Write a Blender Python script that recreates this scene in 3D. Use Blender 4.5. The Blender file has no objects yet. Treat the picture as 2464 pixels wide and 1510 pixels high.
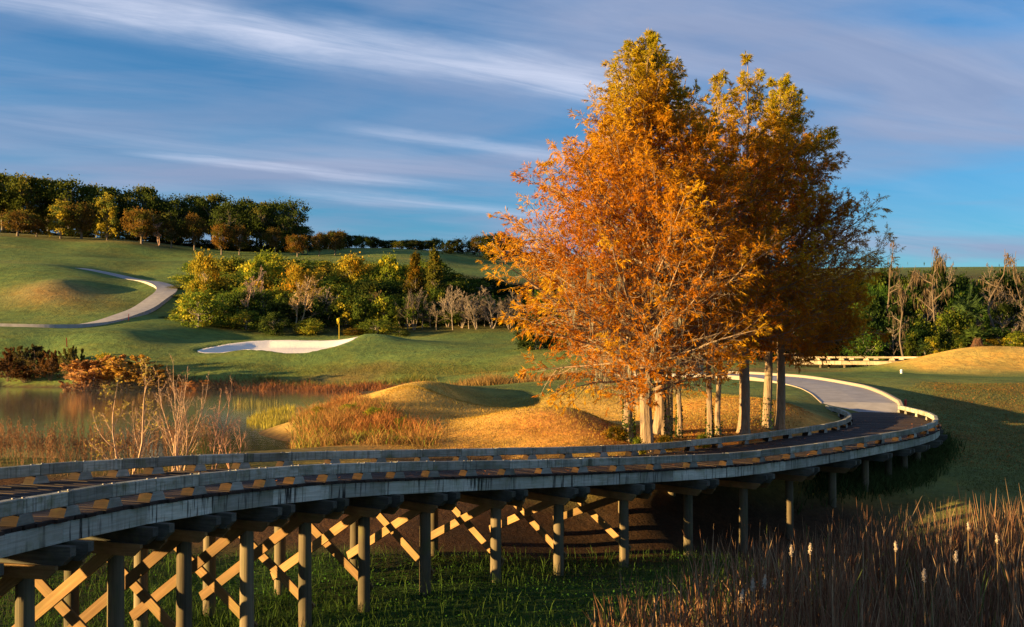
import bpy, math, random
import numpy as np
from mathutils import Matrix, Vector
RNG = np.random.default_rng(11)
random.seed(5)
SC = bpy.context.scene
COL = SC.collection
# ------------------------------------------------------------------ camera, sky, sun, exposure
CZ = 5.5                      # eye height above the marsh floor datum
FPX, CXP, YH, WPX, HPX = 2500.0, 1232.0, 850.0, 2464.0, 1510.0
cam_d = bpy.data.cameras.new('camera'); cam = bpy.data.objects.new('camera', cam_d); COL.objects.link(cam)
cam.location = (0, 0, CZ); cam.rotation_euler = (math.pi/2, 0, 0)
cam_d.sensor_width = 36.0; cam_d.lens = FPX/WPX*36.0
cam_d.shift_y = (YH-HPX/2)/WPX
cam_d.clip_end = 6000; cam_d.clip_start = 0.1
SC.camera = cam
SUN_AZ, SUN_EL = math.radians(-109), math.radians(6.2)     # azimuth from +Y towards +X
sun_d = bpy.data.lights.new('sun', 'SUN'); sun_d.energy = 5.0; sun_d.angle = math.radians(0.6)
sun_d.color = (1.0, 0.65, 0.26)
sun = bpy.data.objects.new('sun', sun_d); COL.objects.link(sun)
sv = Vector((math.sin(SUN_AZ)*math.cos(SUN_EL), math.cos(SUN_AZ)*math.cos(SUN_EL), math.sin(SUN_EL)))
sun.rotation_euler = (-sv).to_track_quat('-Z', 'Y').to_euler(); sun.location = (0, 0, 60)
SC.view_settings.view_transform = 'Standard'; SC.view_settings.look = 'None'
SC.view_settings.gamma = 1.0; SC.view_settings.use_curve_mapping = False
SC.view_settings.exposure = 2.0
SC.cycles.use_denoising = True
SC.cycles.max_bounces = 6; SC.cycles.transparent_max_bounces = 8
SC.cycles.sample_clamp_indirect = 6.0

class NT:
    """tiny node helper"""
    def __init__(s, tree): s.t = tree; s.t.nodes.clear()
    def n(s, typ, **kw):
        d = s.t.nodes.new(typ)
        for k, v in kw.items():
            if k.startswith('i_'): d.inputs[int(k[2:]) if k[2:].isdigit() else k[2:].replace('_', ' ')].default_value = v
            else: setattr(d, k, v)
        return d
    def l(s, a, b): s.t.links.new(a, b)
    def math(s, op, a, b=None, c=None, clamp=False):
        d = s.t.nodes.new('ShaderNodeMath'); d.operation = op; d.use_clamp = clamp
        for i, v in enumerate((a, b, c)):
            if v is None: continue
            if isinstance(v, (int, float)): d.inputs[i].default_value = v
            else: s.l(v, d.inputs[i])
        return d.outputs[0]
    def mix(s, f, a, b, blend='MIX'):
        d = s.t.nodes.new('ShaderNodeMix'); d.data_type = 'RGBA'; d.blend_type = blend
        for i, v in ((0, f), (6, a), (7, b)):
            if isinstance(v, (int, float)): d.inputs[i].default_value = v
            elif isinstance(v, tuple): d.inputs[i].default_value = v if len(v) == 4 else (*v, 1)
            else: s.l(v, d.inputs[i])
        return d.outputs[2]
    def ramp(s, f, stops, interp='LINEAR'):
        d = s.t.nodes.new('ShaderNodeValToRGB'); d.color_ramp.interpolation = interp
        e = d.color_ramp.elements
        while len(e) < len(stops): e.new(0.5)
        for q, (p, c) in zip(e, stops):
            q.position = p; q.color = (c, c, c, 1) if isinstance(c, (int, float)) else (*c, 1)
        s.l(f, d.inputs[0]); return d.outputs[0]
    def noise(s, vec, scale, detail=4, rough=0.55, dist=0.0):
        d = s.t.nodes.new('ShaderNodeTexNoise'); d.inputs['Scale'].default_value = scale
        d.inputs['Detail'].default_value = detail; d.inputs['Roughness'].default_value = rough
        d.inputs['Distortion'].default_value = dist
        if vec is not None: s.l(vec, d.inputs['Vector'])
        return d.outputs[0]
    def mapping(s, vec, loc=(0, 0, 0), rot=(0, 0, 0), scale=(1, 1, 1)):
        d = s.t.nodes.new('ShaderNodeMapping'); d.inputs[1].default_value = loc; d.inputs[2].default_value = rot; d.inputs[3].default_value = scale
        s.l(vec, d.inputs[0]); return d.outputs[0]

world = bpy.data.worlds.new('World'); SC.world = world; world.use_nodes = True
def build_world():
    w = NT(world.node_tree)
    sky = w.n('ShaderNodeTexSky'); sky.sky_type = 'NISHITA'; sky.sun_disc = False
    sky.sun_elevation = SUN_EL; sky.sun_rotation = SUN_AZ; sky.altitude = 50
    sky.air_density = 1.0; sky.dust_density = 0.3; sky.ozone_density = 3.5
    tc = w.n('ShaderNodeTexCoord')
    sep = w.n('ShaderNodeSeparateXYZ'); w.l(tc.outputs['Generated'], sep.inputs[0])
    zz = w.math('ADD', w.math('MAXIMUM', sep.outputs[2], 0.0), 0.06)
    px = w.math('DIVIDE', sep.outputs[0], zz); py = w.math('DIVIDE', sep.outputs[1], zz)
    comb = w.n('ShaderNodeCombineXYZ'); w.l(px, comb.inputs[0]); w.l(py, comb.inputs[1])
    pl = comb.outputs[0]
    rot = w.mapping(pl, rot=(0, 0, math.radians(-30)))       # x axis along the cirrus streaks
    n1 = w.noise(w.mapping(rot, scale=(0.45, 2.0, 1)), 1.5, 8, 0.62, 0.6)
    n2 = w.noise(w.mapping(rot, loc=(3.1, 7.7, 0), scale=(0.5, 1.0, 1)), 0.8, 4, 0.55, 0.3)
    cir = w.ramp(n1, [(0.34, 0.0), (0.80, 1.0)])
    mask = w.math('MULTIPLY', cir, w.ramp(n2, [(0.38, 0.15), (0.66, 0.75)]))
    sr = w.n('ShaderNodeSeparateXYZ'); w.l(rot, sr.inputs[0])
    wob = w.math('MULTIPLY', w.math('SUBTRACT', w.noise(w.mapping(rot, scale=(0.8, 1.2, 1)), 1.1, 6, 0.6), 0.5), 0.45)
    fine = w.noise(w.mapping(rot, scale=(0.8, 5.0, 1)), 1.6, 7, 0.65, 0.8)
    tot = None
    for (u0, u1, v0, wd, amp) in CLOUD_BANDS:               # long cirrus bands, each a line in the cloud plane
        vv = w.math('DIVIDE', w.math('SUBTRACT', w.math('ADD', sr.outputs[1], wob), v0), wd)
        g = w.math('POWER', 2.718, w.math('MULTIPLY', w.math('MULTIPLY', vv, vv), -1.0))
        q = w.n('ShaderNodeMapRange', interpolation_type='SMOOTHSTEP'); w.l(sr.outputs[0], q.inputs[0]); q.inputs[1].default_value = u0; q.inputs[2].default_value = u0+0.45
        r = w.n('ShaderNodeMapRange', interpolation_type='SMOOTHSTEP'); w.l(sr.outputs[0], r.inputs[0]); r.inputs[1].default_value = u1; r.inputs[2].default_value = u1-0.8
        g = w.math('MULTIPLY', w.math('MULTIPLY', w.math('MULTIPLY', g, q.outputs[0]), r.outputs[0]), amp)
        tot = g if tot is None else w.math('MAXIMUM', tot, g)
    tot = w.math('MULTIPLY', tot, w.math('MULTIPLY_ADD', w.ramp(fine, [(0.28, 0.0), (0.68, 1.0)]), 0.7, 0.4))
    mask = w.math('MAXIMUM', w.math('MULTIPLY', mask, 0.5), tot, clamp=True)
    # soft grey-mauve sheets
    n3 = w.noise(w.mapping(pl, loc=(1.9, 4.4, 0), rot=(0, 0, math.radians(-68)), scale=(0.45, 0.8, 1)), 1.15, 6, 0.5, 0.5)
    grey = w.math('MULTIPLY', w.ramp(n3, [(0.40, 0.0), (0.64, 1.0)]), 0.82)
    base = w.mix(1.0, sky.outputs[0], (0.56, 0.93, 1.13, 1), 'MULTIPLY')
    c1 = w.mix(grey, base, (1.45, 1.75, 2.65))
    c2 = w.mix(mask, c1, (3.2, 3.5, 4.4))
    bg = w.n('ShaderNodeBackground'); w.l(c2, bg.inputs[0]); bg.inputs[1].default_value = 0.052
    out = w.n('ShaderNodeOutputWorld'); w.l(bg.outputs[0], out.inputs[0])
# (u range along the band, v offset across it, half width, strength)
CLOUD_BANDS = [(-1.5, 2.5, 2.62, 0.15, 0.85), (1.1, 3.4, 3.40, 0.085, 0.45), (0.55, 2.3, 4.08, 0.09, 0.65), (1.2, 3.6, 4.42, 0.12, 0.4)]
build_world()

# ------------------------------------------------------------------ helpers
def at(vx, vy, D):            # pixel of the 2464-wide view + distance -> world point
    return np.array([(vx-CXP)*D/FPX, D, CZ+(YH-vy)*D/FPX])
def smooth(a, b, x):
    t = np.clip((x-a)/(b-a), 0, 1); return t*t*(3-2*t)
def mesh(name, V, F, cols=None, smooth_sh=False, mat=None):
    """F: list of int arrays, (n,3) or (n,4)"""
    me = bpy.data.meshes.new(name); V = np.asarray(V, np.float32)
    F = [np.asarray(f, np.int32) for f in (F if isinstance(F, (list, tuple)) else [F]) if len(f)]
    me.vertices.add(len(V)); me.vertices.foreach_set('co', V.ravel())
    li = np.concatenate([f.ravel() for f in F]); cnt = np.concatenate([np.full(len(f), f.shape[1], np.int32) for f in F])
    me.loops.add(len(li)); me.loops.foreach_set('vertex_index', li)
    me.polygons.add(len(cnt)); me.polygons.foreach_set('loop_start', np.r_[0, np.cumsum(cnt)[:-1]].astype(np.int32))
    me.polygons.foreach_set('loop_total', cnt)
    me.polygons.foreach_set('use_smooth', np.full(len(cnt), bool(smooth_sh)))
    me.update(calc_edges=True); me.validate()
    if cols is not None:
        c = np.asarray(cols, np.float32)
        if c.shape[1] == 3: c = np.c_[c, np.ones(len(c), np.float32)]
        a = me.color_attributes.new('Col', 'FLOAT_COLOR', 'POINT'); a.data.foreach_set('color', c.astype(np.float32).ravel())
    if mat: me.materials.append(mat)
    return me
def link(name, me, parent=None, loc=(0, 0, 0), rot=None, scale=None, mat4=None):
    o = bpy.data.objects.new(name, me); COL.objects.link(o)
    if mat4 is not None: o.matrix_basis = mat4
    else:
        o.location = loc
        if rot is not None: o.rotation_euler = rot
        if scale is not None: o.scale = scale
    if parent: o.parent = parent
    return o
def tag(o, label, cat, group=None, kind=None):
    if kind: o['kind'] = kind
    o['label'] = label; o['category'] = cat
    if group: o['group'] = group
    return o
def structure(o): o['kind'] = 'structure'; return o
def empty(name, loc, label, cat, group=None, rotz=0, scale=(1, 1, 1)):
    o = bpy.data.objects.new(name, None); COL.objects.link(o); o.empty_display_size = 0.2
    o.location = loc; o.rotation_euler = (0, 0, rotz); o.scale = scale
    return tag(o, label, cat, group)
def box_vf(sx, sy, sz, c=(0, 0, 0)):
    v = np.array([(x, y, z) for x in (-1, 1) for y in (-1, 1) for z in (-1, 1)], float)*np.array([sx, sy, sz])/2+np.array(c)
    f = np.array([(0, 1, 3, 2), (4, 6, 7, 5), (0, 4, 5, 1), (2, 3, 7, 6), (0, 2, 6, 4), (1, 5, 7, 3)])
    return v, f
def prism(poly, depth):       # polygon in xz, extruded along y, centred
    n = len(poly); v = [(x, s*depth/2, z) for s in (-1, 1) for x, z in poly]
    F = [np.array([[n+i, n+(i+1) % n, (i+1) % n, i] for i in range(n)])]
    caps = [np.array([list(range(n))]), np.array([list(range(2*n-1, n-1, -1))])]
    return np.array(v), F+caps
def beveled_box(name, sx, sy, sz, b, mat):
    import bmesh
    bm = bmesh.new(); bmesh.ops.create_cube(bm, size=1)
    bmesh.ops.scale(bm, vec=(sx, sy, sz), verts=bm.verts)
    bmesh.ops.bevel(bm, geom=list(bm.edges), offset=b, segments=1, affect='EDGES')
    me = bpy.data.meshes.new(name); bm.to_mesh(me); bm.free(); me.materials.append(mat); return me
def tubes(P, R, n=5, closed_tip=False):
    """P (B,K,3), R (B,K) -> verts, quads"""
    P = np.asarray(P, float); R = np.asarray(R, float); B, K, _ = P.shape
    T = np.gradient(P, axis=1); T /= np.linalg.norm(T, axis=2, keepdims=True)+1e-9
    ref = np.where(np.abs(T[:, :1, 2:3]) > 0.8, np.array([1.0, 0, 0]), np.array([0, 0, 1.0]))
    ref = np.broadcast_to(ref, T.shape)
    U = np.cross(T, ref); U /= np.linalg.norm(U, axis=2, keepdims=True)+1e-9
    W = np.cross(T, U)
    a = np.arange(n)/n*2*np.pi
    V = P[:, :, None]+R[:, :, None, None]*(np.cos(a)[None, None, :, None]*U[:, :, None]+np.sin(a)[None, None, :, None]*W[:, :, None])
    idx = np.arange(B*K*n).reshape(B, K, n)
    i0 = idx[:, :-1]; i1 = idx[:, 1:]
    F = np.stack([i0, np.roll(i0, -1, 2), np.roll(i1, -1, 2), i1], -1).reshape(-1, 4)
    return V.reshape(-1, 3), F
def join(parts):              # [(V, F, C)]
    V, F, C, o = [], [], [], 0
    for v, f, c in parts:
        V.append(v); F.append(np.asarray(f)+o); C.append(np.broadcast_to(np.asarray(c, float), (len(v), 3)) if np.ndim(c) == 1 else c); o += len(v)
    return np.concatenate(V), F, np.concatenate(C)
def cards(Ctr, Dir, L, Wd, rng, col, flat=0.0, bend=0.0):
    """rhombic leaves: centre, direction, length, width"""
    n = len(Ctr); D = Dir/(np.linalg.norm(Dir, axis=1, keepdims=True)+1e-9)
    r = rng.normal(size=(n, 3)); r[:, 2] += flat*3*0
    if flat: r = r*(1-flat)+np.array([0, 0, 1.0])*flat
    S = np.cross(D, r); S /= np.linalg.norm(S, axis=1, keepdims=True)+1e-9
    L = np.broadcast_to(L, n)[:, None]; Wd = np.broadcast_to(Wd, n)[:, None]
    V = np.stack([Ctr-D*L/2, Ctr+S*Wd/2-D*L*0.06, Ctr+D*L/2, Ctr-S*Wd/2-D*L*0.06], 1).reshape(-1, 3)
    if bend: V.reshape(n, 4, 3)[:, 2, 2] -= bend*L[:, 0]
    F = np.arange(4*n).reshape(n, 4)
    C = np.repeat(np.broadcast_to(col, (n, 3)), 4, axis=0)
    return V, F, C
def blades(base, h, w, lean, rng, col, K=4, tipcol=None):
    """curved grass blades: base (n,3); lean (n,2) tip offset"""
    n = len(base); t = np.linspace(0, 1, K)
    h = np.broadcast_to(h, n); w = np.broadcast_to(w, n)
    ctr = base[:, None, :]+np.stack([lean[:, None, 0]*t**2, lean[:, None, 1]*t**2, h[:, None]*(t-0.18*np.linalg.norm(lean, axis=1)[:, None]/np.maximum(h[:, None], .01)*t**3)], -1)
    a = rng.random(n)*2*np.pi; side = np.stack([np.cos(a), np.sin(a), np.zeros(n)], -1)
    ww = (w[:, None]*np.array([1.0]*(K-1)+[0.12])*np.linspace(1, .75, K))[:, :, None]*side[:, None]/2
    V = np.stack([ctr-ww, ctr+ww], 2).reshape(-1, 3)
    idx = np.arange(n*K*2).reshape(n, K, 2)
    F = np.stack([idx[:, :-1, 0], idx[:, :-1, 1], idx[:, 1:, 1], idx[:, 1:, 0]], -1).reshape(-1, 4)
    c0 = np.broadcast_to(col, (n, 3)); c1 = c0 if tipcol is None else np.broadcast_to(tipcol, (n, 3))
    C = (c0[:, None]*(1-t[None, :, None])+c1[:, None]*t[None, :, None])
    C = np.repeat(C, 2, axis=1).reshape(-1, 3)
    return V, F, C

# ------------------------------------------------------------------ materials
def new_mat(name):
    m = bpy.data.materials.new(name); m.use_nodes = True; return m, NT(m.node_tree)
def finish(w, shader):
    o = w.n('ShaderNodeOutputMaterial'); w.l(shader, o.inputs[0])
def pbsdf(w, col, rough=0.8, bump=None, bstr=0.3, bdist=0.02, spec=0.3):
    b = w.n('ShaderNodeBsdfPrincipled')
    if isinstance(col, tuple): b.inputs['Base Color'].default_value = (*col, 1)
    else: w.l(col, b.inputs['Base Color'])
    if isinstance(rough, (int, float)): b.inputs['Roughness'].default_value = rough
    else: w.l(rough, b.inputs['Roughness'])
    b.inputs['Specular IOR Level'].default_value = spec
    if bump is not None:
        bn = w.n('ShaderNodeBump'); bn.inputs['Strength'].default_value = bstr; bn.inputs['Distance'].default_value = bdist
        w.l(bump, bn.inputs['Height']); w.l(bn.outputs[0], b.inputs['Normal'])
    return b.outputs[0]
def mat_leaf(name, transl=0.35, objcol=True, var=0.35):
    m, w = new_mat(name)
    at_ = w.n('ShaderNodeAttribute'); at_.attribute_name = 'Col'
    c = at_.outputs[0]
    if objcol:
        oi = w.n('ShaderNodeObjectInfo'); c = w.mix(1.0, c, oi.outputs['Color'], 'MULTIPLY')
    d = w.n('ShaderNodeBsdfDiffuse'); w.l(c, d.inputs[0])
    t = w.n('ShaderNodeBsdfTranslucent'); w.l(c, t.inputs[0])
    mx = w.n('ShaderNodeMixShader'); mx.inputs[0].default_value = transl
    w.l(d.outputs[0], mx.inputs[1]); w.l(t.outputs[0], mx.inputs[2]); finish(w, mx.outputs[0]); return m
def mat_bark(name, c1, c2, scale=6, objcol=False):
    m, w = new_mat(name); tc = w.n('ShaderNodeTexCoord')
    v = w.mapping(tc.outputs['Object'], scale=(1, 1, 0.18))
    n = w.noise(v, scale*3, 6, 0.65, 0.3); n2 = w.noise(tc.outputs['Object'], 1.7, 4)
    c = w.mix(w.ramp(n, [(0.3, 0.0), (0.7, 1.0)]), (*c1, 1), (*c2, 1))
    c = w.mix(w.math('MULTIPLY', w.ramp(n2, [(0.5, 0.0), (0.75, 1.0)]), 0.4), c, (0.30, 0.31, 0.25, 1))
    if objcol:
        oi = w.n('ShaderNodeObjectInfo'); c = w.mix(1.0, c, oi.outputs['Color'], 'MULTIPLY')
    finish(w, pbsdf(w, c, 0.9, n, 0.9, 0.03)); return m
def mat_wood(name, c1, c2, c3, streak=0.0, moss=0.0, rough=0.75, grain_axis=0):
    m, w = new_mat(name); tc = w.n('ShaderNodeTexCoord'); oi = w.n('ShaderNodeObjectInfo')
    off = w.n('ShaderNodeVectorMath', operation='SCALE'); off.inputs[0].default_value = (13.1, 7.3, 5.7); w.l(oi.outputs['Random'], off.inputs['Scale'])
    av = w.n('ShaderNodeVectorMath', operation='ADD'); w.l(tc.outputs['Object'], av.inputs[0]); w.l(off.outputs[0], av.inputs[1])
    p = av.outputs[0]; sc = [9, 9, 9]; sc[grain_axis] = 0.6
    g = w.noise(w.mapping(p, scale=tuple(sc)), 3.0, 6, 0.6, 0.8)
    b = w.noise(p, 2.2, 5, 0.6)
    c = w.mix(w.ramp(g, [(0.3, 0.0), (0.72, 1.0)]), (*c1, 1), (*c2, 1))
    c = w.mix(w.ramp(b, [(0.42, 0.0), (0.7, 0.8)]), c, (*c3, 1))
    vr = w.math('MULTIPLY_ADD', oi.outputs['Random'], 0.7, 0.65)
    cc = w.n('ShaderNodeCombineColor'); [w.l(vr, cc.inputs[i]) for i in range(3)]
    c = w.mix(1.0, c, cc.outputs[0], 'MULTIPLY')
    if moss:
        mo = w.noise(p, 5.5, 5, 0.65)
        c = w.mix(w.math('MULTIPLY', w.ramp(mo, [(0.5, 0.0), (0.68, 1.0)]), moss), c, (0.13, 0.14, 0.035, 1))
    if streak:
        s = w.noise(w.mapping(p, scale=(16, 16, 0.7)), 1.6, 3, 0.5)
        s2 = w.noise(w.mapping(p, scale=(2.0, 2.0, 1.0)), 1.2, 3, 0.5)
        sm = w.math('MULTIPLY', w.ramp(s, [(0.53, 0.0), (0.62, 1.0)]), w.ramp(s2, [(0.38, 0.1), (0.6, 1.0)]))
        c = w.mix(w.math('MULTIPLY', sm, streak), c, (0.012, 0.011, 0.010, 1))
    finish(w, pbsdf(w, c, rough, g, 0.5, 0.012, 0.10)); return m
M_rail = mat_wood('weathered_grey_timber', (0.22, 0.215, 0.165), (0.46, 0.45, 0.37), (0.13, 0.13, 0.09), streak=0.55, moss=0.55)
M_string = mat_wood('streaked_beam_timber', (0.33, 0.325, 0.255), (0.55, 0.54, 0.45), (0.27, 0.29, 0.19), streak=0.95, moss=0.3)
M_deck = mat_wood('dark_wet_plank', (0.024, 0.017, 0.013), (0.062, 0.042, 0.031), (0.018, 0.016, 0.015), rough=0.7, grain_axis=1)
M_block = mat_wood('grey_block_timber', (0.22, 0.21, 0.17), (0.42, 0.40, 0.33), (0.13, 0.13, 0.10), moss=0.3)
M_cap = mat_wood('dark_cap_timber', (0.055, 0.055, 0.045), (0.13, 0.125, 0.10), (0.04, 0.04, 0.03), moss=0.2)
M_bend = mat_wood('stain_and_shade_end_grain', (0.012, 0.008, 0.006), (0.042, 0.022, 0.009), (0.008, 0.007, 0.006), moss=0.05, grain_axis=1)  # block side faces: dark stain, with the far rail's shadow darkened into the colour
M_beam = mat_wood('tan_treated_timber', (0.17, 0.095, 0.036), (0.29, 0.175, 0.075), (0.11, 0.07, 0.032), moss=0.3)
M_pile = mat_wood('pile_timber', (0.095, 0.078, 0.048), (0.21, 0.16, 0.095), (0.06, 0.058, 0.036), moss=0.35, grain_axis=2)
def mat_plain(name, c, rough=0.5, spec=0.4, var=0.0, metallic=0):
    m, w = new_mat(name); tc = w.n('ShaderNodeTexCoord'); n = w.noise(tc.outputs['Object'], 30, 4)
    cc = w.mix(w.math('MULTIPLY', n, var), (*c, 1), tuple(x*0.4 for x in c)+(1,))
    finish(w, pbsdf(w, cc, rough, spec=spec)); return m
M_bolt = mat_plain('galvanised_bolt', (0.16, 0.14, 0.12), 0.5, 0.5, 0.5)
M_leaf = mat_leaf('foliage', 0.52)
M_grass = mat_leaf('grass_blades', 0.25)
M_bark_c = mat_bark('cypress_bark', (0.15, 0.10, 0.06), (0.31, 0.22, 0.135), 7)
M_bark_o = mat_bark('dark_bark', (0.10, 0.08, 0.06), (0.22, 0.18, 0.14), 3)
M_twig = mat_bark('pale_twig', (0.30, 0.25, 0.20), (0.42, 0.36, 0.29), 3, objcol=True)
def mat_ground():
    m, w = new_mat('turf'); a = w.n('ShaderNodeAttribute'); a.attribute_name = 'Col'
    geo = w.n('ShaderNodeNewGeometry'); p = geo.outputs['Position']
    f1 = w.noise(p, 9.0, 6, 0.7); f2 = w.noise(p, 0.9, 6, 0.72); f3 = w.noise(p, 0.12, 5, 0.6)
    k = w.math('ADD', w.math('MULTIPLY', f1, 0.9), w.math('ADD', w.math('MULTIPLY', f2, 1.0), w.math('MULTIPLY', f3, 0.8)))
    kk = w.math('SUBTRACT', w.math('MULTIPLY', k, 1.5), 1.02)
    cc = w.n('ShaderNodeCombineColor'); [w.l(kk, cc.inputs[i]) for i in range(3)]
    c = w.mix(1.0, a.outputs[0], cc.outputs[0], 'MULTIPLY')
    dry = w.math('MULTIPLY', w.ramp(w.noise(p, 0.35, 7, 0.75), [(0.45, 0.0), (0.66, 1.0)]), 0.55)
    c = w.mix(dry, c, w.mix(1.0, c, (1.7, 1.15, 0.75, 1), 'MULTIPLY'))
    bh = w.math('ADD', w.noise(p, 14.0, 5, 0.75), w.math('MULTIPLY', w.noise(p, 2.5, 3, 0.6), 1.5))
    finish(w, pbsdf(w, c, 0.95, w.math('ADD', bh, w.math('MULTIPLY', w.noise(p, 0.9, 5, 0.7), 3.0)), 0.75, 0.07, 0.1)); return m
M_ground = mat_ground()
def mat_sand():
    m, w = new_mat('white_sand'); geo = w.n('ShaderNodeNewGeometry'); p = geo.outputs['Position']
    n = w.noise(p, 3, 6, 0.7); rk = w.noise(w.mapping(p, scale=(6, 0.8, 1)), 2.0, 3)
    c = w.mix(n, (0.66, 0.60, 0.53, 1), (0.80, 0.75, 0.68, 1))
    finish(w, pbsdf(w, c, 0.95, w.math('ADD', n, rk), 0.5, 0.06, 0.1)); return m
def mat_path():
    m, w = new_mat('cart_path_concrete'); geo = w.n('ShaderNodeNewGeometry'); p = geo.outputs['Position']
    n = w.noise(p, 1.2, 6, 0.65); f = w.noise(p, 40, 3, 0.7)
    c = w.mix(w.ramp(n, [(0.3, 0.0), (0.7, 1.0)]), (0.26, 0.245, 0.235, 1), (0.40, 0.38, 0.365, 1))
    c = w.mix(w.math('MULTIPLY', f, 0.3), c, (0.16, 0.15, 0.145, 1))
    finish(w, pbsdf(w, c, 0.85, f, 0.2, 0.01)); return m
def mat_water():
    m, w = new_mat('pond_water'); geo = w.n('ShaderNodeNewGeometry'); p = geo.outputs['Position']
    n = w.noise(w.mapping(p, scale=(1, 2.2, 1)), 1.1, 4, 0.55)
    b = w.n('ShaderNodeBsdfPrincipled'); b.inputs['Base Color'].default_value = (0.035, 0.035, 0.022, 1)
    b.inputs['Roughness'].default_value = 0.06; b.inputs['IOR'].default_value = 1.33
    bn = w.n('ShaderNodeBump'); bn.inputs['Strength'].default_value = 0.12; bn.inputs['Distance'].default_value = 0.05
    w.l(n, bn.inputs['Height']); w.l(bn.outputs[0], b.inputs['Normal']); finish(w, b.outputs[0]); return m
M_sand, M_path, M_water = mat_sand(), mat_path(), mat_water()

# ------------------------------------------------------------------ terrain
WATER_Z = CZ-3.5
CTRL = [at(*c) for c in [
 # bank under and behind the bridge
 (1000,1330,26.5),(1200,1335,27),(1400,1335,28),(1000,1240,29),(1200,1240,29.5),(1400,1235,30.5),(1060,1090,34.5),(1250,1062,36),(1400,1040,36),
 (1560,1230,30.8),(1700,1250,32),(1850,1240,33.5),(1700,1120,33.5),(1850,1090,36),(1560,1120,33),
 (1550,1070,35.5),(1650,1052,37),(1750,1042,38),(1850,1034,39.5),(1950,1022,44),
 (2000,1210,35),(2100,1200,36.5),(2080,1130,40),(2180,1110,42),(2120,1010,49.5),
 # orange bank and spit by the pond
 (720,1082,37.5),(800,1040,42),(760,1000,47),(860,1000,46),(950,1010,45),(1000,1055,39.5),(900,1050,40.5),(700,992,55),(640,995,56),(800,975,58),
 # mounds and swale in front of the channel
 (1040,926,61),(950,950,58),(1130,929,63),(1250,931,65),(1340,932,66),(1060,962,51),(1110,990,46.5),(1190,985,54),(1180,968,57.5),(1290,985,52),
 (1320,1000,46),(1400,1002,42),(1300,1015,40.5),(1470,1030,43),(1400,952,56),(1500,938,61),(1350,966,54),(1500,985,50),(1600,965,52),(1600,1010,43),
 (1700,940,58),(1700,985,47),(1800,960,52),(1880,990,47.5),(1900,950,56),(1650,915,68),(1550,915,70),
 # cart path on the right
 (2073,992,51),(2040,958,56),(1975,930,62),(1880,915,66),(1760,908,69),(1640,904,73),(1500,903,80),
 # right slope and tee
 (2300,1190,36.8),(2464,1185,37),(2300,1100,43),(2464,1095,43.5),(2620,1095,43.5),(2300,1040,49),(2464,1030,50),(2300,980,56),(2464,975,57),(2200,960,58),
 (2300,928,64),(2464,926,65),(2100,915,66),(2300,912,70),(2464,912,71),(2300,905,76),(2464,905,77),(2100,895,76),(1950,897,78),
 (2060,893,88),(2130,890,86),(2200,892,84),(2250,868,87),(2320,848,90),(2464,844,91),(2600,844,91),(2380,870,86),(2464,885,84),(2320,856,98),(2464,852,99),
 (2150,888,98),(2000,888,97),(1800,872,96),(2200,866,110),(2400,845,112),(1650,885,95),
 # channel, far bank, green
 (1000,935,88),(1200,916,86),(1350,914,86),(1000,900,103),(1000,870,108),(1000,846,113),(1200,895,100),(1200,870,106),(1200,848,112),
 (800,930,101),(700,905,106),(700,880,110),(500,900,106),(500,870,112),(400,930,103),(400,880,110),(330,900,104),
 (470,846,117),(660,862,112),(660,818,127),(560,822,125),(800,820,125),(865,820,121),(900,814,122),(820,845,114),(1000,820,124),(1000,817,132),(1200,818,130),(600,816,134),(800,816,134),
 (1300,840,112),(1400,860,105),(1400,825,130),(1600,840,125),(1600,880,95),
 # left fairway and hill
 (0,790,125),(190,795,124),(300,822,118),(100,832,117),(0,842,115),(50,905,110),(150,915,108),(250,930,103),(0,912,112),(400,800,128),(430,818,126),
 (60,786,129),(190,790,130),(300,760,140),(380,715,152),(408,698,157),(370,688,163),(310,682,169),(470,770,142),(250,778,134),
 (150,735,145),(0,740,145),(0,690,155),(130,690,153),(240,705,155),(0,634,172),(100,636,172),(180,648,171),(250,668,169),(320,700,160),
 (0,628,186),(150,635,190),(300,645,188),(420,660,182),(300,662,184),
 (0,570,215),(80,577,215),(180,583,216),(300,584,216),(380,598,216),(440,620,205),(500,608,222),(600,612,225),(700,612,226),(800,612,226),(940,602,230),(1050,614,230),(1150,638,226),(1220,648,220),
 (450,765,146),(500,690,168),(700,700,164),(700,650,190),(1000,725,158),(1000,655,195),(1200,770,146),(1200,700,175),(700,800,139),(1000,800,139),
 (1400,770,160),(1600,790,160),(1800,800,150),(1500,650,240),(1800,660,240),(2200,800,135),(2400,790,135),(2200,690,190),(2464,690,190),
 (2100,650,330),(2350,642,400),(2600,642,400),(0,578,270),(400,592,280),(800,604,290),(1200,610,300),(1600,630,320),(-500,560,250),(-300,600,190),(-300,700,150),(-300,800,120),
]]
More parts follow.
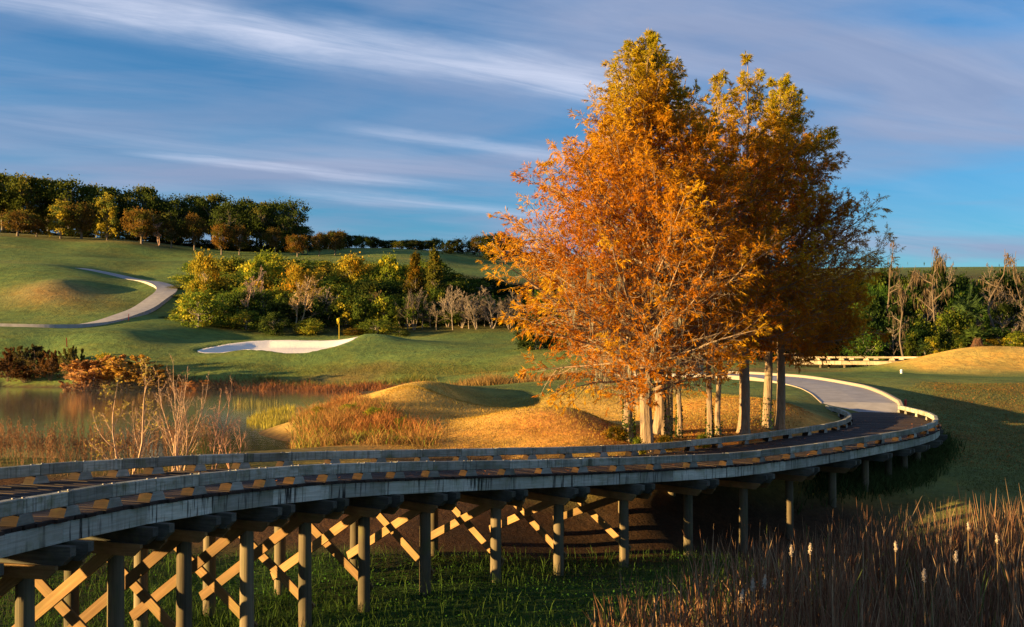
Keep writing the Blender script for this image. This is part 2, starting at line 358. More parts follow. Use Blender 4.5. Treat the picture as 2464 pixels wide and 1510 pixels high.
for X, Y, Z in [  # direct points (height below the eye)
 (-12,2,-5.4),(0,2,-5.4),(12,2,-5.4),(24,4,-5.4),(-12,8,-5.4),(0,10,-5.4),(12,10,-5.4),(24,12,-5.3),(-6,15,-5.4),(0,17,-5.4),(6,17,-5.4),(14,18,-5.4),(24,20,-5.2),
 (-9,20,-5.4),(-4,22,-5.4),(0,23,-5.4),(6,24,-5.4),(12,26,-5.4),(18,28,-5.3),(-14,22,-5.35),(-7,25.5,-5.2),
 (-24,28.5,-4.0),(-16,28.5,-4.0),(-10,28.5,-4.3),(-5.5,29.5,-4.2),(-26,32,-3.25),(-16,32,-3.2),(-10,32,-3.2),(-7,33,-3.25),(-5.5,34,-3.2),
 (-26,36,-4.1),(-16,36,-4.1),(-11,37.5,-4.1),(-40,32,-3.0),(-60,32,-2.6),(-60,40,-3.8),(-40,38,-4.3),
 (-18,45,-4.7),(-14,52,-4.6),(-30,55,-4.9),(-22,65,-4.8),(-16,72,-4.6),(-40,75,-4.9),(-28,88,-4.7),(-50,95,-4.7),(-18,84,-4.4),(-13.5,78,-4.2),(-60,65,-4.7),(-44,100,-4.4),(-55,108,-4.1),(-70,85,-4.0),
 (-82,85,-1.5),(-75,60,-2.0),(-75,110,0),(-25,97,-4.0),(-33,98,-4.0),(-19,92,-3.9),(-11,84,-3.6),
 (-20,14,-5.0),(-30,10,-4.6),(-30,22,-4.4),(-50,10,-3.5),(-60,20,-3.0),(40,20,-4.5),(40,40,-3.5),(45,65,-1.8),(50,90,0.3),(60,120,2),(40,5,-4.8),
 (-150,60,4),(-150,150,18),(-150,230,28),(-260,300,34),(-400,100,20),(400,100,6),(160,60,0),(160,150,8),(160,260,22),(300,400,36),(-300,600,42),(0,600,42),(300,600,44),
 (-100,-60,-4),(0,-60,-4),(100,-60,-4),(-500,900,50),(0,900,50),(500,900,50),(-600,-60,0),(600,-60,0),(700,500,40),(-700,500,40)]:
    CTRL.append(np.array([X, Y, CZ+Z]))
CTRL = np.array(CTRL)
S0 = 40.0
def tps_k(r2): return 0.5*r2*np.log(r2+1e-12)
def tps_fit(C):
    p = C[:, :2]/S0; n = len(p)
    K = tps_k(((p[:, None]-p[None])**2).sum(2))
    K += np.eye(n)*0.0006
    A = np.c_[np.ones(n), p]
    M = np.block([[K, A], [A.T, np.zeros((3, 3))]])
    return p, np.linalg.solve(M, np.r_[C[:, 2], 0, 0, 0])
_p, _w = tps_fit(CTRL)
def fbm(X, Y, sc, seed=0, octs=4):
    r = np.random.default_rng(seed); o = np.zeros(np.shape(X)); a = 1.0
    for k in range(octs):
        for j in range(5):
            th = r.random()*6.283; ph = r.random()*6.283; f = sc*(2.0**k)*(0.7+0.6*r.random())
            o = o+a*np.sin((X*np.cos(th)+Y*np.sin(th))*f+ph+1.3*np.sin((X*np.sin(th)-Y*np.cos(th))*f*0.63+ph*2))/5
        a *= 0.5
    return o
BUMPS = [(1000, 55, 2.4, 6, 0.75), (1170, 57, 2.3, 4.5, -0.80), (1420, 53, 3.0, 4, 0.65), (1360, 40, 2.6, 3.0, 0.35), (1200, 40, 2.6, 3, 0.38), (1500, 40, 1.4, 3, -0.4), (1640, 50, 3, 5, 0.35), (1850, 46, 2.6, 4, 0.45), (920, 44, 2.2, 4, 0.35),
         (905, 121, 3.5, 4, 0.5), (130, 150, 7, 8, 1.0), (300, 165, 8, 8, 0.8), (180, 190, 14, 8, 1.0), (330, 205, 10, 8, -1.0), (120, 118, 6, 5, -0.4), (250, 121, 6, 5, 0.4), (1200, 104, 10, 3, -0.5), (2330, 60, 5, 3, 0.25), (2420, 52, 5, 3, -0.2), (2400, 89, 6, 4, 0.5)]
BK = np.array([at(*c)[:2] for c in [(468,846,117),(500,838,119),(540,832,121.5),(600,824,124),(650,822.5,125),(740,823,124.6),(820,822,124),(866,820,122.5),(850,830,119),(810,845,116),(740,856,114),(680,856,114),(640,850,115.5),(590,845,117),(530,850,115.8),(485,850,116)]])
def in_poly(X, Y, poly):
    ins = np.zeros(np.shape(X), bool); n = len(poly)
    for i in range(n):
        x0, y0 = poly[i]; x1, y1 = poly[(i+1) % n]
        c = ((y0 > Y) != (y1 > Y)) & (X < (x1-x0)*(Y-y0)/((y1-y0) if y1 != y0 else 1e-9)+x0); ins ^= c
    return ins
def poly_dist(X, Y, poly):
    d = np.full(np.shape(X), 1e9); n = len(poly)
    for i in range(n):
        a = poly[i]; b = poly[(i+1) % n]; ab = b-a
        t = np.clip(((X-a[0])*ab[0]+(Y-a[1])*ab[1])/(ab@ab), 0, 1)
        d = np.minimum(d, np.hypot(X-a[0]-t*ab[0], Y-a[1]-t*ab[1]))
    return d
def H(X, Y):
    X = np.asarray(X, float); Y = np.asarray(Y, float); sh = X.shape; x = X.ravel()/S0; y = Y.ravel()/S0
    out = np.empty(len(x))
    for i in range(0, len(x), 20000):
        r2 = (x[i:i+20000, None]-_p[None, :, 0])**2+(y[i:i+20000, None]-_p[None, :, 1])**2
        out[i:i+20000] = tps_k(r2)@_w[:-3]+_w[-3]+_w[-2]*x[i:i+20000]+_w[-1]*y[i:i+20000]
    z = out.reshape(sh)
    z = z+fbm(X, Y, 0.5, 3)*0.05*smooth(300, 60, Y)
    for (vx, D, rx, ry, dz) in BUMPS: z = z+dz*np.exp(-(((X-(vx-CXP)*D/FPX)/rx)**2+((Y-D)/ry)**2))
    near = (np.abs(X+20) < 60) & (Y > 90) & (Y < 140)
    if near.any():
        ins = in_poly(X, Y, BK); d = poly_dist(X, Y, BK)
        z = z-np.where(ins, 0.75*smooth(0, 2.6, d), 0)+np.where(~ins, 0.22*np.exp(-(d/1.6)**2)*smooth(0, .5, d), 0)
    return z
def Hs(x, y): return float(H(np.array([x]), np.array([y]))[0])

def spaced(spec):
    o = [spec[0][0]]
    for a, b, st in spec: o += list(np.linspace(a, b, max(1, int(round((b-a)/st)))+1)[1:])
    return np.array(o)
gx = spaced([(-900, -160, 40), (-160, -70, 4), (-70, -30, 1.0), (-30, 30, 0.45), (30, 60, 1.2), (60, 160, 4), (160, 900, 40)])
gy = spaced([(-80, 4, 4), (4, 70, 0.45), (70, 132, 0.7), (132, 240, 1.4), (240, 420, 6), (420, 1500, 60)])
GX, GY = np.meshgrid(gx, gy); GZ = H(GX, GY)
GZ = np.where(GY > 900, np.minimum(GZ, 60), GZ)
# the ground colours of each stretch (its own soil, straw or turf colour)
def blob(vx, D, rx, ry=None):
    c = (vx-CXP)*D/FPX; ry = ry or rx
    return np.exp(-(((GX-c)/rx)**2+((GY-D)/ry)**2))
FAIR, ROUGH, DRY, DIRT, MARSH, LITTER, STRAW = [np.array(c) for c in [(0.10, 0.155, 0.040), (0.10, 0.138, 0.030), (0.50, 0.31, 0.07), (0.055, 0.032, 0.016), (0.035, 0.075, 0.014), (0.13, 0.085, 0.030), (0.20, 0.15, 0.055)]]
C = np.broadcast_to(FAIR, GX.shape+(3,)).copy()
def lay(mask, col):
    global C
    m = np.clip(mask, 0, 1)[..., None]; C = C*(1-m)+col*m
nz = fbm(GX, GY, 0.22, 9); nz2 = fbm(GX, GY, 0.9, 19)
lay(smooth(0.1, 1.0, fbm(GX, GY, 0.06, 4))*0.6*(GY > 100), ROUGH)
VY = YH-(GZ-CZ)*FPX/np.maximum(GY, 1); VX = CXP+GX*FPX/np.maximum(GY, 1)
lay(smooth(114, 104, GY+nz*2)*smooth(80, 84, GY), ROUGH*1.15)
lay(smooth(0.4, 1.2, nz+0.5)*0.7*smooth(112, 108, GY)*smooth(80, 84, GY), STRAW*0.7)
lay(smooth(80, 74, GY+nz)*(GX < 8)*(GY > 26), ROUGH)
lay((blob(980, 45, 6, 9)+blob(1100, 40, 6, 6)+blob(1330, 43, 7, 6)+blob(850, 45, 5, 8)+blob(1020, 56, 4, 6)+blob(1550, 42, 8, 6)+blob(1700, 43, 6, 4))*1.3+nz*0.12, DRY)
lay(blob(1480, 37, 3.5, 2.5)+blob(1650, 37.5, 6, 1.8)+nz2*0.1*blob(1600, 37, 6, 3), np.array([0.44, 0.21, 0.05]))
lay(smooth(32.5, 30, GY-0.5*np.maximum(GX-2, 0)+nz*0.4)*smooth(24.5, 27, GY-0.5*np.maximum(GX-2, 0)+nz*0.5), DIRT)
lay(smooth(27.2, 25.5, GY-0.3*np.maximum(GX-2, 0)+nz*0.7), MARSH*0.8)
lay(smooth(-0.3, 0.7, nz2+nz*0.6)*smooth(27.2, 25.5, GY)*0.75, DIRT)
rs = smooth(11, 17, GX-0.1*(GY-40))*smooth(30, 36, GY)*smooth(69, 63, GY)
lay(rs, LITTER*0.30+FAIR*0.75); lay(rs*smooth(0.1, 0.9, nz+nz2*0.7)*0.30, np.array([0.16, 0.075, 0.025]))
lay(np.clip(blob(2330, 87, 14, 6)*1.3, 0, 1)*smooth(31, 34, GX)*0.9, DRY*0.9+FAIR*0.3)
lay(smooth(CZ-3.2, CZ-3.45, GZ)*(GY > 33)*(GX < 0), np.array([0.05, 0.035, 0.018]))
lay((blob(130, 148, 7, 5)+blob(120, 150, 10, 6)*0.6)*0.7, STRAW)
lay(smooth(214, 218, GY)*(VX < 420)*0.5, STRAW)
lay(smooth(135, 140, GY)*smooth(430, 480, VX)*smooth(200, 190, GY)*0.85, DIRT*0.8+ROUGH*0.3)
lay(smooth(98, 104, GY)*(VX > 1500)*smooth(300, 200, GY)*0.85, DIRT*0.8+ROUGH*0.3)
ny, nx = GX.shape; I = np.arange(nx*ny).reshape(ny, nx)
gf = np.stack([I[:-1, :-1], I[:-1, 1:], I[1:, 1:], I[1:, :-1]], -1).reshape(-1, 4)
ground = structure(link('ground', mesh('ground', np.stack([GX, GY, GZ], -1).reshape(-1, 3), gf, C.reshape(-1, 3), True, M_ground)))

# pond water: one sheet reaching under its banks
WP = [(-64, 34.0), (-40, 33.6), (-24, 33.6), (-10, 33.6), (-6.4, 35), (-6.0, 44), (-6.5, 56), (-6, 70), (2, 84), (2, 92), (-8, 101), (-30, 107), (-45, 112), (-62, 116), (-76, 100), (-74, 60)]
link_w = mesh('water', [(x, y, WATER_Z) for x, y in WP], [np.array([list(range(len(WP)))])], None, False, M_water)
structure(link('water', link_w))

# sand bunker sheet
def patch(name, poly, mat, lift, step=0.5, wob=0.0):
    x0, y0 = poly.min(0)-1; x1, y1 = poly.max(0)+1
    a, b = np.meshgrid(np.arange(x0, x1, step), np.arange(y0, y1, step))
    ins = in_poly(a, b, poly); d = poly_dist(a, b, poly)
    lf = np.where(ins, lift, lift-0.35*np.minimum(d/ step, 3))
    Vz = H(a, b)+lf
    keep = ins | (d < step*1.3)
    id_ = np.arange(a.size).reshape(a.shape)
    q = keep[:-1, :-1] & keep[:-1, 1:] & keep[1:, :-1] & keep[1:, 1:]
    F = np.stack([id_[:-1, :-1], id_[:-1, 1:], id_[1:, 1:], id_[1:, :-1]], -1)[q]
    us = np.unique(F); mp = np.full(a.size, -1); mp[us] = np.arange(len(us))
    V = np.stack([a, b, Vz], -1).reshape(-1, 3)[us]
    return mesh(name, V, mp[F], None, True, mat)
structure(link('sand_bunker', patch('sand_bunker', BK, M_sand, 0.06, 0.3)))

def strip(ctrl, width, name, mat, lift=0.05, thick=None, n=80, offset=0.0, zfun=None, uvw=None):
    """ribbon following the ground along a plan polyline (Catmull-Rom); returns mesh and centre line"""
    c = np.asarray(ctrl, float); t = np.linspace(0, len(c)-1, n)
    c2 = np.vstack([2*c[0]-c[1], c, 2*c[-1]-c[-2]])
    i = np.minimum(t.astype(int), len(c)-2); u = (t-i)[:, None]
    p0, p1, p2, p3 = c2[i], c2[i+1], c2[i+2], c2[i+3]
    p = 0.5*((2*p1)+(-p0+p2)*u+(2*p0-5*p1+4*p2-p3)*u*u+(-p0+3*p1-3*p2+p3)*u**3)
    d = np.gradient(p, axis=0); d /= np.linalg.norm(d, axis=1)[:, None]; nr = np.stack([d[:, 1], -d[:, 0]], 1)
    p = p+nr*offset
    return p, nr
def ribbon(name, p, nr, prof, mat, zf):
    """prof: list of (offset to the right, height above zf)"""
    K = len(prof); V = []
    for (o, h) in prof:
        q = p+nr*o; V.append(np.c_[q, zf+h])
    V = np.stack(V, 1).reshape(-1, 3); idx = np.arange(len(p)*K).reshape(len(p), K)
    F = np.stack([idx[:-1, :-1], idx[:-1, 1:], idx[1:, 1:], idx[1:, :-1]], -1).reshape(-1, 4)
    return mesh(name, V, F, None, False, mat)
def fit_z(p, nr, half):      # ribbon height: a touch above the highest ground under it
    z = np.max([H(p[:, 0]+nr[:, 0]*o, p[:, 1]+nr[:, 1]*o) for o in np.linspace(-half, half, 5)], axis=0)
    k = np.array([.25, .5, .25])
    for _ in range(6): z = np.r_[z[0], np.convolve(z, k, 'valid'), z[-1]]
    return z
PATH_R = [at(*c)[:2] for c in [(2076, 993, 50.7), (2060, 975, 53), (2030, 953, 57), (1975, 931, 62), (1880, 916, 66.5), (1760, 909, 70), (1640, 904, 74), (1480, 900, 80), (1300, 900, 86)]]
pr, nrr = strip(PATH_R, 3.4, 'p', M_path, n=90)
zr = fit_z(pr, nrr, 1.7)+0.03; zr = np.r_[np.linspace(CZ-2.90, zr[8], 8), zr[8:]]
structure(link('cart_path', ribbon('cart_path', pr, nrr, [(-1.95, -0.5), (-1.8, 0.0), (0, 0.02), (1.8, 0.0), (1.95, -0.5)], M_path, zr)))
M_kerb = mat_plain('pale_concrete_kerb', (0.33, 0.28, 0.22), 0.9, 0.2, 0.5)
structure(link('kerb', ribbon('kerb', pr[2:62], nrr[2:62], [(1.80, -0.3), (1.80, 0.13), (1.84, 0.16), (1.97, 0.16), (2.01, 0.13), (2.04, -0.4)], M_kerb, zr[2:62])))
structure(link('kerb_edging', ribbon('kerb_edging', pr[4:60], nrr[4:60], [(-1.86, -0.4), (-1.86, 0.025), (-1.80, 0.025), (-1.79, -0.3)], M_kerb, zr[4:60])))
PATH_L = [at(*c)[:2] for c in [(-120, 786, 128), (0, 787, 129), (120, 790, 130), (200, 789, 132), (260, 775, 135.5), (310, 752, 141), (360, 725, 148), (398, 703, 155), (395, 693, 160), (350, 686, 166), (300, 681, 171), (200, 670, 178)]]
pl_, nrl = strip(PATH_L, 2.6, 'p', M_path, n=110)
zl = fit_z(pl_, nrl, 1.4)+0.05
structure(link('hill_path', ribbon('hill_path', pl_, nrl, [(-1.6, -0.5), (-1.5, 0.0), (0, 0.02), (1.5, 0.0), (1.6, -0.5)], M_path, zl)))

# ------------------------------------------------------------------ the boardwalk bridge
NEAR = np.array([(-6.75, 8.0, -2.10), (-6.55, 10.4, -2.13), (-6.25, 12.69, -2.17), (-5.91, 14.18, -2.21), (-5.65, 15.16, -2.23), (-5.24, 16.27, -2.27), (-4.9, 17.05, -2.3), (-4.24, 18.45, -2.37), (-3.46, 20, -2.47), (-2.4, 21.63, -2.61), (-1.32, 22.85, -2.72), (.03, 24.04, -2.82), (1.58, 25.25, -2.91), (3.05, 26.39, -2.99), (4.53, 27.56, -3.05), (6.31, 29.02, -3.12), (8.46, 31.23, -3.16), (11.15, 34.36, -3.2), (13.57, 37.23, -3.2), (15.55, 39.54, -3.17), (17.19, 41.93, -3.12), (18.27, 44.34, -3.05), (18.75, 46.38, -2.98), (18.93, 48.47, -2.92), (19.0, 50.58, -2.88)])
def cr(c, t):
    c2 = np.vstack([2*c[0]-c[1], c, 2*c[-1]-c[-2]]); t = np.clip(np.atleast_1d(t), 0, len(c)-1)
    i = np.minimum(t.astype(int), len(c)-2); u = (t-i)[:, None]
    p0, p1, p2, p3 = c2[i], c2[i+1], c2[i+2], c2[i+3]
    return 0.5*((2*p1)+(-p0+p2)*u+(2*p0-5*p1+4*p2-p3)*u*u+(-p0+3*p1-3*p2+p3)*u**3)
_f = cr(NEAR, np.linspace(0, len(NEAR)-1, 900)); _k = np.ones(25)/25
_sm = np.stack([np.convolve(np.pad(_f[:, i], 12, 'reflect', reflect_type='odd'), _k, 'valid') for i in range(3)], 1)
_sm[:, 2] += CZ
_s = np.r_[0, np.cumsum(np.linalg.norm(np.diff(_sm, axis=0), axis=1))]
S_OFF = float(np.interp(12.69, _sm[:, 1], _s)); SMAX = float(_s[-1])-S_OFF   # s = 0 at the photo's left edge
BW = 3.8
_tg = np.gradient(_sm, axis=0); _tg /= np.linalg.norm(_tg[:, :2], axis=1)[:, None]
def bfr(s):                    # near-edge point, unit tangent (plan), unit inward normal, slope
    x = s+S_OFF
    p = np.array([np.interp(x, _s, _sm[:, i]) for i in range(3)]); t = np.array([np.interp(x, _s, _tg[:, i]) for i in range(3)])
    sl = t[2]; t2 = t[:2]/np.linalg.norm(t[:2]); return p, np.array([t2[0], t2[1], 0]), np.array([-t2[1], t2[0], 0]), sl
def bpt(s, off, dz=0.0):
    p, t, n, sl = bfr(s); return p+n*off+np.array([0, 0, dz])
def frame(o, x, y, z=None):
    x = Vector(x).normalized(); z = Vector((0, 0, 1)) if z is None else Vector(z); y = z.cross(x).normalized(); z = x.cross(y)
    m = Matrix((x, y, z)).transposed().to_4x4(); m.translation = Vector(o); return m
bo = np.array([6.0, 28.5, CZ-5.4])
bridge = empty('boardwalk_bridge', bo, 'curved weathered timber boardwalk bridge on round piles crossing the marsh', 'bridge')
BT = Matrix.Translation(Vector(-bo))
def bpart(name, me, m4, parent=None, m_par=None):
    if parent is None: return link(name, me, bridge, mat4=BT @ m4)
    return link(name, me, parent, mat4=m_par.inverted() @ m4)
def seg_m(a, b, scale_to=1.0):
    d = Vector(b)-Vector(a); m = frame((np.array(a)+np.array(b))/2, d, None); return m @ Matrix.Diagonal((d.length/scale_to, 1, 1, 1))
# deck planks
PW = 0.205
n_pl = int((SMAX+S_OFF)/PW)
plank_me = [beveled_box('plank', 1.0, 1.0, 0.055, 0.006, M_deck) for _ in range(2)]
for i in range(n_pl):
    s = -S_OFF+(i+0.5)*PW
    p, t, n, sl = bfr(s); j0, j1 = random.uniform(-0.03, 0.03), random.uniform(-0.03, 0.03)
    wfar = np.linalg.norm(bpt(s+PW/2, BW)-bpt(s-PW/2, BW)); w = min(PW, wfar, np.linalg.norm(bpt(s+PW/2, 0)-bpt(s-PW/2, 0)))-0.008
    q0, q1 = bpt(s, -0.03+j0), bpt(s, BW+0.03+j1); c = (q0+q1)/2+np.array([0, 0, -0.0275+random.uniform(-0.004, 0.004)])
    m = frame(c, (t[0], t[1], sl), None) @ Matrix.Diagonal((w, float(np.linalg.norm(q1-q0)), 1, 1))
    bpart('plank', plank_me[i % 2], m)
# rail blocks, rails (each timber a part), bolts
BS = [0.51, 1.42, 2.34, 3.32, 4.27, 5.19, 6.06, 6.92, 7.88, 8.92, 9.92, 10.96, 12.05, 13.18, 14.30, 15.46, 16.70, 18.04, 19.42, 20.93, 22.58, 24.35, 26.2, 28.1, 29.95, 31.6, 33.2, 34.8, 36.4, 38.0, 39.6, 41.2, 42.8, 44.4, 45.9, SMAX-0.3]
BS = [-4.0, -3.1, -2.2, -1.3, -0.4]+BS
BS = [b for b in BS if b < SMAX-0.1]; BS[-1] = SMAX-0.25
bv, bf = prism([(-0.18, 0), (0.18, 0), (0.115, 0.132), (-0.115, 0.132)], 0.24)
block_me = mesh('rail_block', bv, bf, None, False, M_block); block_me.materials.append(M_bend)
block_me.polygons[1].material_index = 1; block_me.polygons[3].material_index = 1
rail_me = beveled_box('rail_timber', 1.0, 0.15, 0.195, 0.012, M_rail)
bolt_me = None
def make_bolt():
    a = np.arange(8)/8*2*np.pi
    v = np.array([(0.028*math.cos(t), 0.028*math.sin(t), 0) for t in a]+[(0.022*math.cos(t), 0.022*math.sin(t), 0.016) for t in a])
    f = [np.array([[i, (i+1) % 8, 8+(i+1) % 8, 8+i] for i in range(8)]), np.array([list(range(8, 16))])]
    return mesh('bolt', v, f, None, False, M_bolt)
bolt_me = make_bolt()
for side in (0, 1):
    off = 0.15 if side == 0 else BW-0.15
    for k, s in enumerate(BS):
        p, t, n, sl = bfr(s); jit = random.uniform(-0.02, 0.02)
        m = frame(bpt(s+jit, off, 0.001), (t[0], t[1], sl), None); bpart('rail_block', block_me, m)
    ends = [BS[0]-0.3]+[b+random.uniform(-0.04, 0.06) for b in BS[1:-1]]+[SMAX-0.02]
    for a, b in zip(ends[:-1], ends[1:]):
        dz = 0.134+0.0975+random.uniform(-0.006, 0.006)
        q0, q1 = bpt(a+0.004, off, dz), bpt(b-0.004, off, dz); m = seg_m(q0, q1)
        r = bpart('rail_timber', rail_me, m)
        if a < 20:
            for tt in (0.1, 0.9):
                q = q0*(1-tt)+q1*tt+np.array([0, 0, 0.096]); bm_ = Matrix.Translation(Vector(q)); bpart('bolt', bolt_me, bm_, r, m)
# bents: solve the station whose front pile falls on each measured pixel column
PXP = [60, 279, 443, 594, 734, 876, 1023, 1193, 1344, 1501, 1656, 1789, 1899, 2003, 2082, 2138, 2176, 2208]
ss = np.linspace(-S_OFF+0.3, SMAX-2, 1500); FI = 0.62
fpx = np.array([(lambda q: CXP+FPX*q[0]/q[1])(bpt(s, FI)) for s in ss]); im = int(np.argmax(fpx))
BENT = [float(np.interp(x, fpx[:im], ss[:im])) for x in PXP]
BENT = [BENT[0]-3.6, BENT[0]-1.8]+BENT+[x for x in np.arange(BENT[-1]+2.4, SMAX-1.0, 2.4)]
BENT = [b for b in BENT if b > -S_OFF+0.3]
# stringers
str_me = beveled_box('stringer', 1.0, 0.09, 0.28, 0.006, M_string)
joist_me = beveled_box('joist', 1.0, 0.09, 0.15, 0.006, M_string)  # inner and far stringers, shaped shallow so low sun reaches the clamps
nodes = [-S_OFF+0.02]+BENT+[SMAX-0.05]
for off in (0.07, 1.25, 2.55, BW-0.07):
    for a, b in zip(nodes[:-1], nodes[1:]):
        k = 1 if b-a < 2.0 else 2
        for q in range(k):
            a1, b1 = a+(b-a)*q/k, a+(b-a)*(q+1)/k
            dz_ = -0.055-0.142 if off < 0.1 else -0.055-0.077
            bpart('stringer' if off < 0.1 else 'joist', str_me if off < 0.1 else joist_me, seg_m(bpt(a1+0.002, off, dz_), bpt(b1-0.002, off, dz_)))
CL = BW/2+0.27
cap_poly = [(-CL, 0.0), (-CL, -0.13), (-CL+0.15, -0.26), (CL-0.15, -0.26), (CL, -0.13), (CL, 0.0)]
cv, cf = prism(cap_poly, 0.12); cap_me = mesh('cap_beam', cv, cf, None, False, M_cap)
qv, qf = prism([(-CL+0.18, -0.25), (-CL+0.18, -0.30), (-CL+0.32, -0.43), (CL-0.32, -0.43), (CL-0.12, -0.25)], 0.06); clamp_me = mesh('pile_clamp', qv, qf, None, False, M_beam)
def pile_mesh():
    a = np.arange(14)/14*2*np.pi; zz = np.array([0, .02, .3, .6, 1.0])
    rr = np.array([.118, .128, .130, .126, .120])
    V = np.array([[(r*math.cos(t)*(1+0.02*math.sin(3*t+z*4)), r*math.sin(t), z) for t in a] for z, r in zip(zz, rr)]).reshape(-1, 3)
    idx = np.arange(5*14).reshape(5, 14); F = np.stack([idx[:-1], np.roll(idx[:-1], -1, 1), np.roll(idx[1:], -1, 1), idx[1:]], -1).reshape(-1, 4)
    return mesh('pile', V, [F, np.array([list(idx[-1])])], None, True, M_pile)
pile_me = pile_mesh()
brace_me = beveled_box('brace', 1.0, 0.05, 0.19, 0.004, M_beam)
big_bolt = make_bolt()
for bi, s in enumerate(BENT):
    p, t, n, sl = bfr(s); mid = bpt(s, BW/2, -0.055-0.284)
    tv = Vector(t); nv = Vector(n)
    for sd in (-1, 1):
        m = frame(Vector(mid)+tv*sd*0.185, n, None); c = bpart('cap_beam', cap_me, m)
        if bi < 16: m = frame(Vector(mid)+tv*sd*0.278, n, None); c = bpart('pile_clamp', clamp_me, m)
        if sd == -1 and bi < 12:
            for off in (FI, BW-FI):
                q = Vector(bpt(s, off, -0.055-0.284-0.34))+tv*(-0.309)
                mb = frame(q, n, None) @ Matrix.Rotation(math.pi/2, 4, 'X') @ Matrix.Diagonal((1.3, 1.3, 3.0, 1))
                bpart('bolt', big_bolt, mb, c, m)
    ztop = mid[2]-0.02; feet = []
    for off in (FI, BW-FI):
        q = bpt(s, off); g = Hs(q[0], q[1])-0.4
        if ztop-g < 0.5: g = ztop-0.5
        m = Matrix.Translation(Vector((q[0], q[1], g))) @ Matrix.Rotation(random.random()*6, 4, 'Z') @ Matrix.Diagonal((1, 1, ztop-g, 1))
        bpart('pile', pile_me, m); feet.append(g+0.4)
    clear = mid[2]-0.36-max(feet)
    if clear > 1.0 and s < 26:
        top = mid[2]-0.36
        for sd, (o0, o1, zf) in ((-1, (FI-0.12, BW-FI+0.05, feet[1])), (1, (BW-FI+0.12, FI-0.05, feet[0]))):
            a = Vector(bpt(s, o0))+tv*sd*0.218; b = Vector(bpt(s, o1))+tv*sd*0.175
            a.z = top; b.z = max(zf+0.42, top-2.75)
            bpart('brace', brace_me, seg_m(a, b) @ Matrix.Rotation(0, 4, 'X'))

# ------------------------------------------------------------------ plant generators
def nrm(v): return v/(np.linalg.norm(v, axis=-1, keepdims=True)+1e-9)
def sprout(P, L, n_per, t0, t1, a0, a1, lf, K, up, wig, rng, lenvar=0.3):
    """children of a batch of polylines: P (B,K0,3), L (B,) -> child polylines, lengths, parent index, t"""
    B, K0, _ = P.shape; N = B*n_per
    par = np.repeat(np.arange(B), n_per); t = np.tile((np.arange(n_per)+0.5)/n_per, B)+rng.uniform(-.5, .5, N)/n_per
    t = t0+(t1-t0)*np.clip(t, 0, 1); x = t*(K0-1); i = np.minimum(x.astype(int), K0-2); u = (x-i)[:, None]
    st = P[par, i]*(1-u)+P[par, i+1]*u; T = nrm(P[par, i+1]-P[par, i])
    r = nrm(np.cross(T, rng.normal(size=(N, 3)))); a = rng.uniform(a0, a1, N)[:, None]
    d = nrm(np.cos(a)*T+np.sin(a)*r); ln = L[par]*lf(t)*(1+rng.uniform(-lenvar, lenvar, N))
    Q = np.empty((N, K, 3)); Q[:, 0] = st
    for k in range(1, K):
        d = nrm(d+np.array([0, 0, up])/K+rng.normal(size=(N, 3))*wig/math.sqrt(K)); Q[:, k] = Q[:, k-1]+d*(ln/(K-1))[:, None]
    return Q, ln, par, t
def taper(B, K, r0, r1):
    t = np.linspace(0, 1, K); return np.asarray(r0).reshape(-1, 1)*(1-t)+np.asarray(r1).reshape(-1, 1)*t+np.zeros((B, 1))
def along(P, n, rng, t0=0.15, t1=1.0):
    B, K, _ = P.shape; par = np.repeat(np.arange(B), n); t = rng.uniform(t0, t1, B*n); x = t*(K-1); i = np.minimum(x.astype(int), K-2); u = (x-i)[:, None]
    return P[par, i]*(1-u)+P[par, i+1]*u, nrm(P[par, i+1]-P[par, i]), par, t

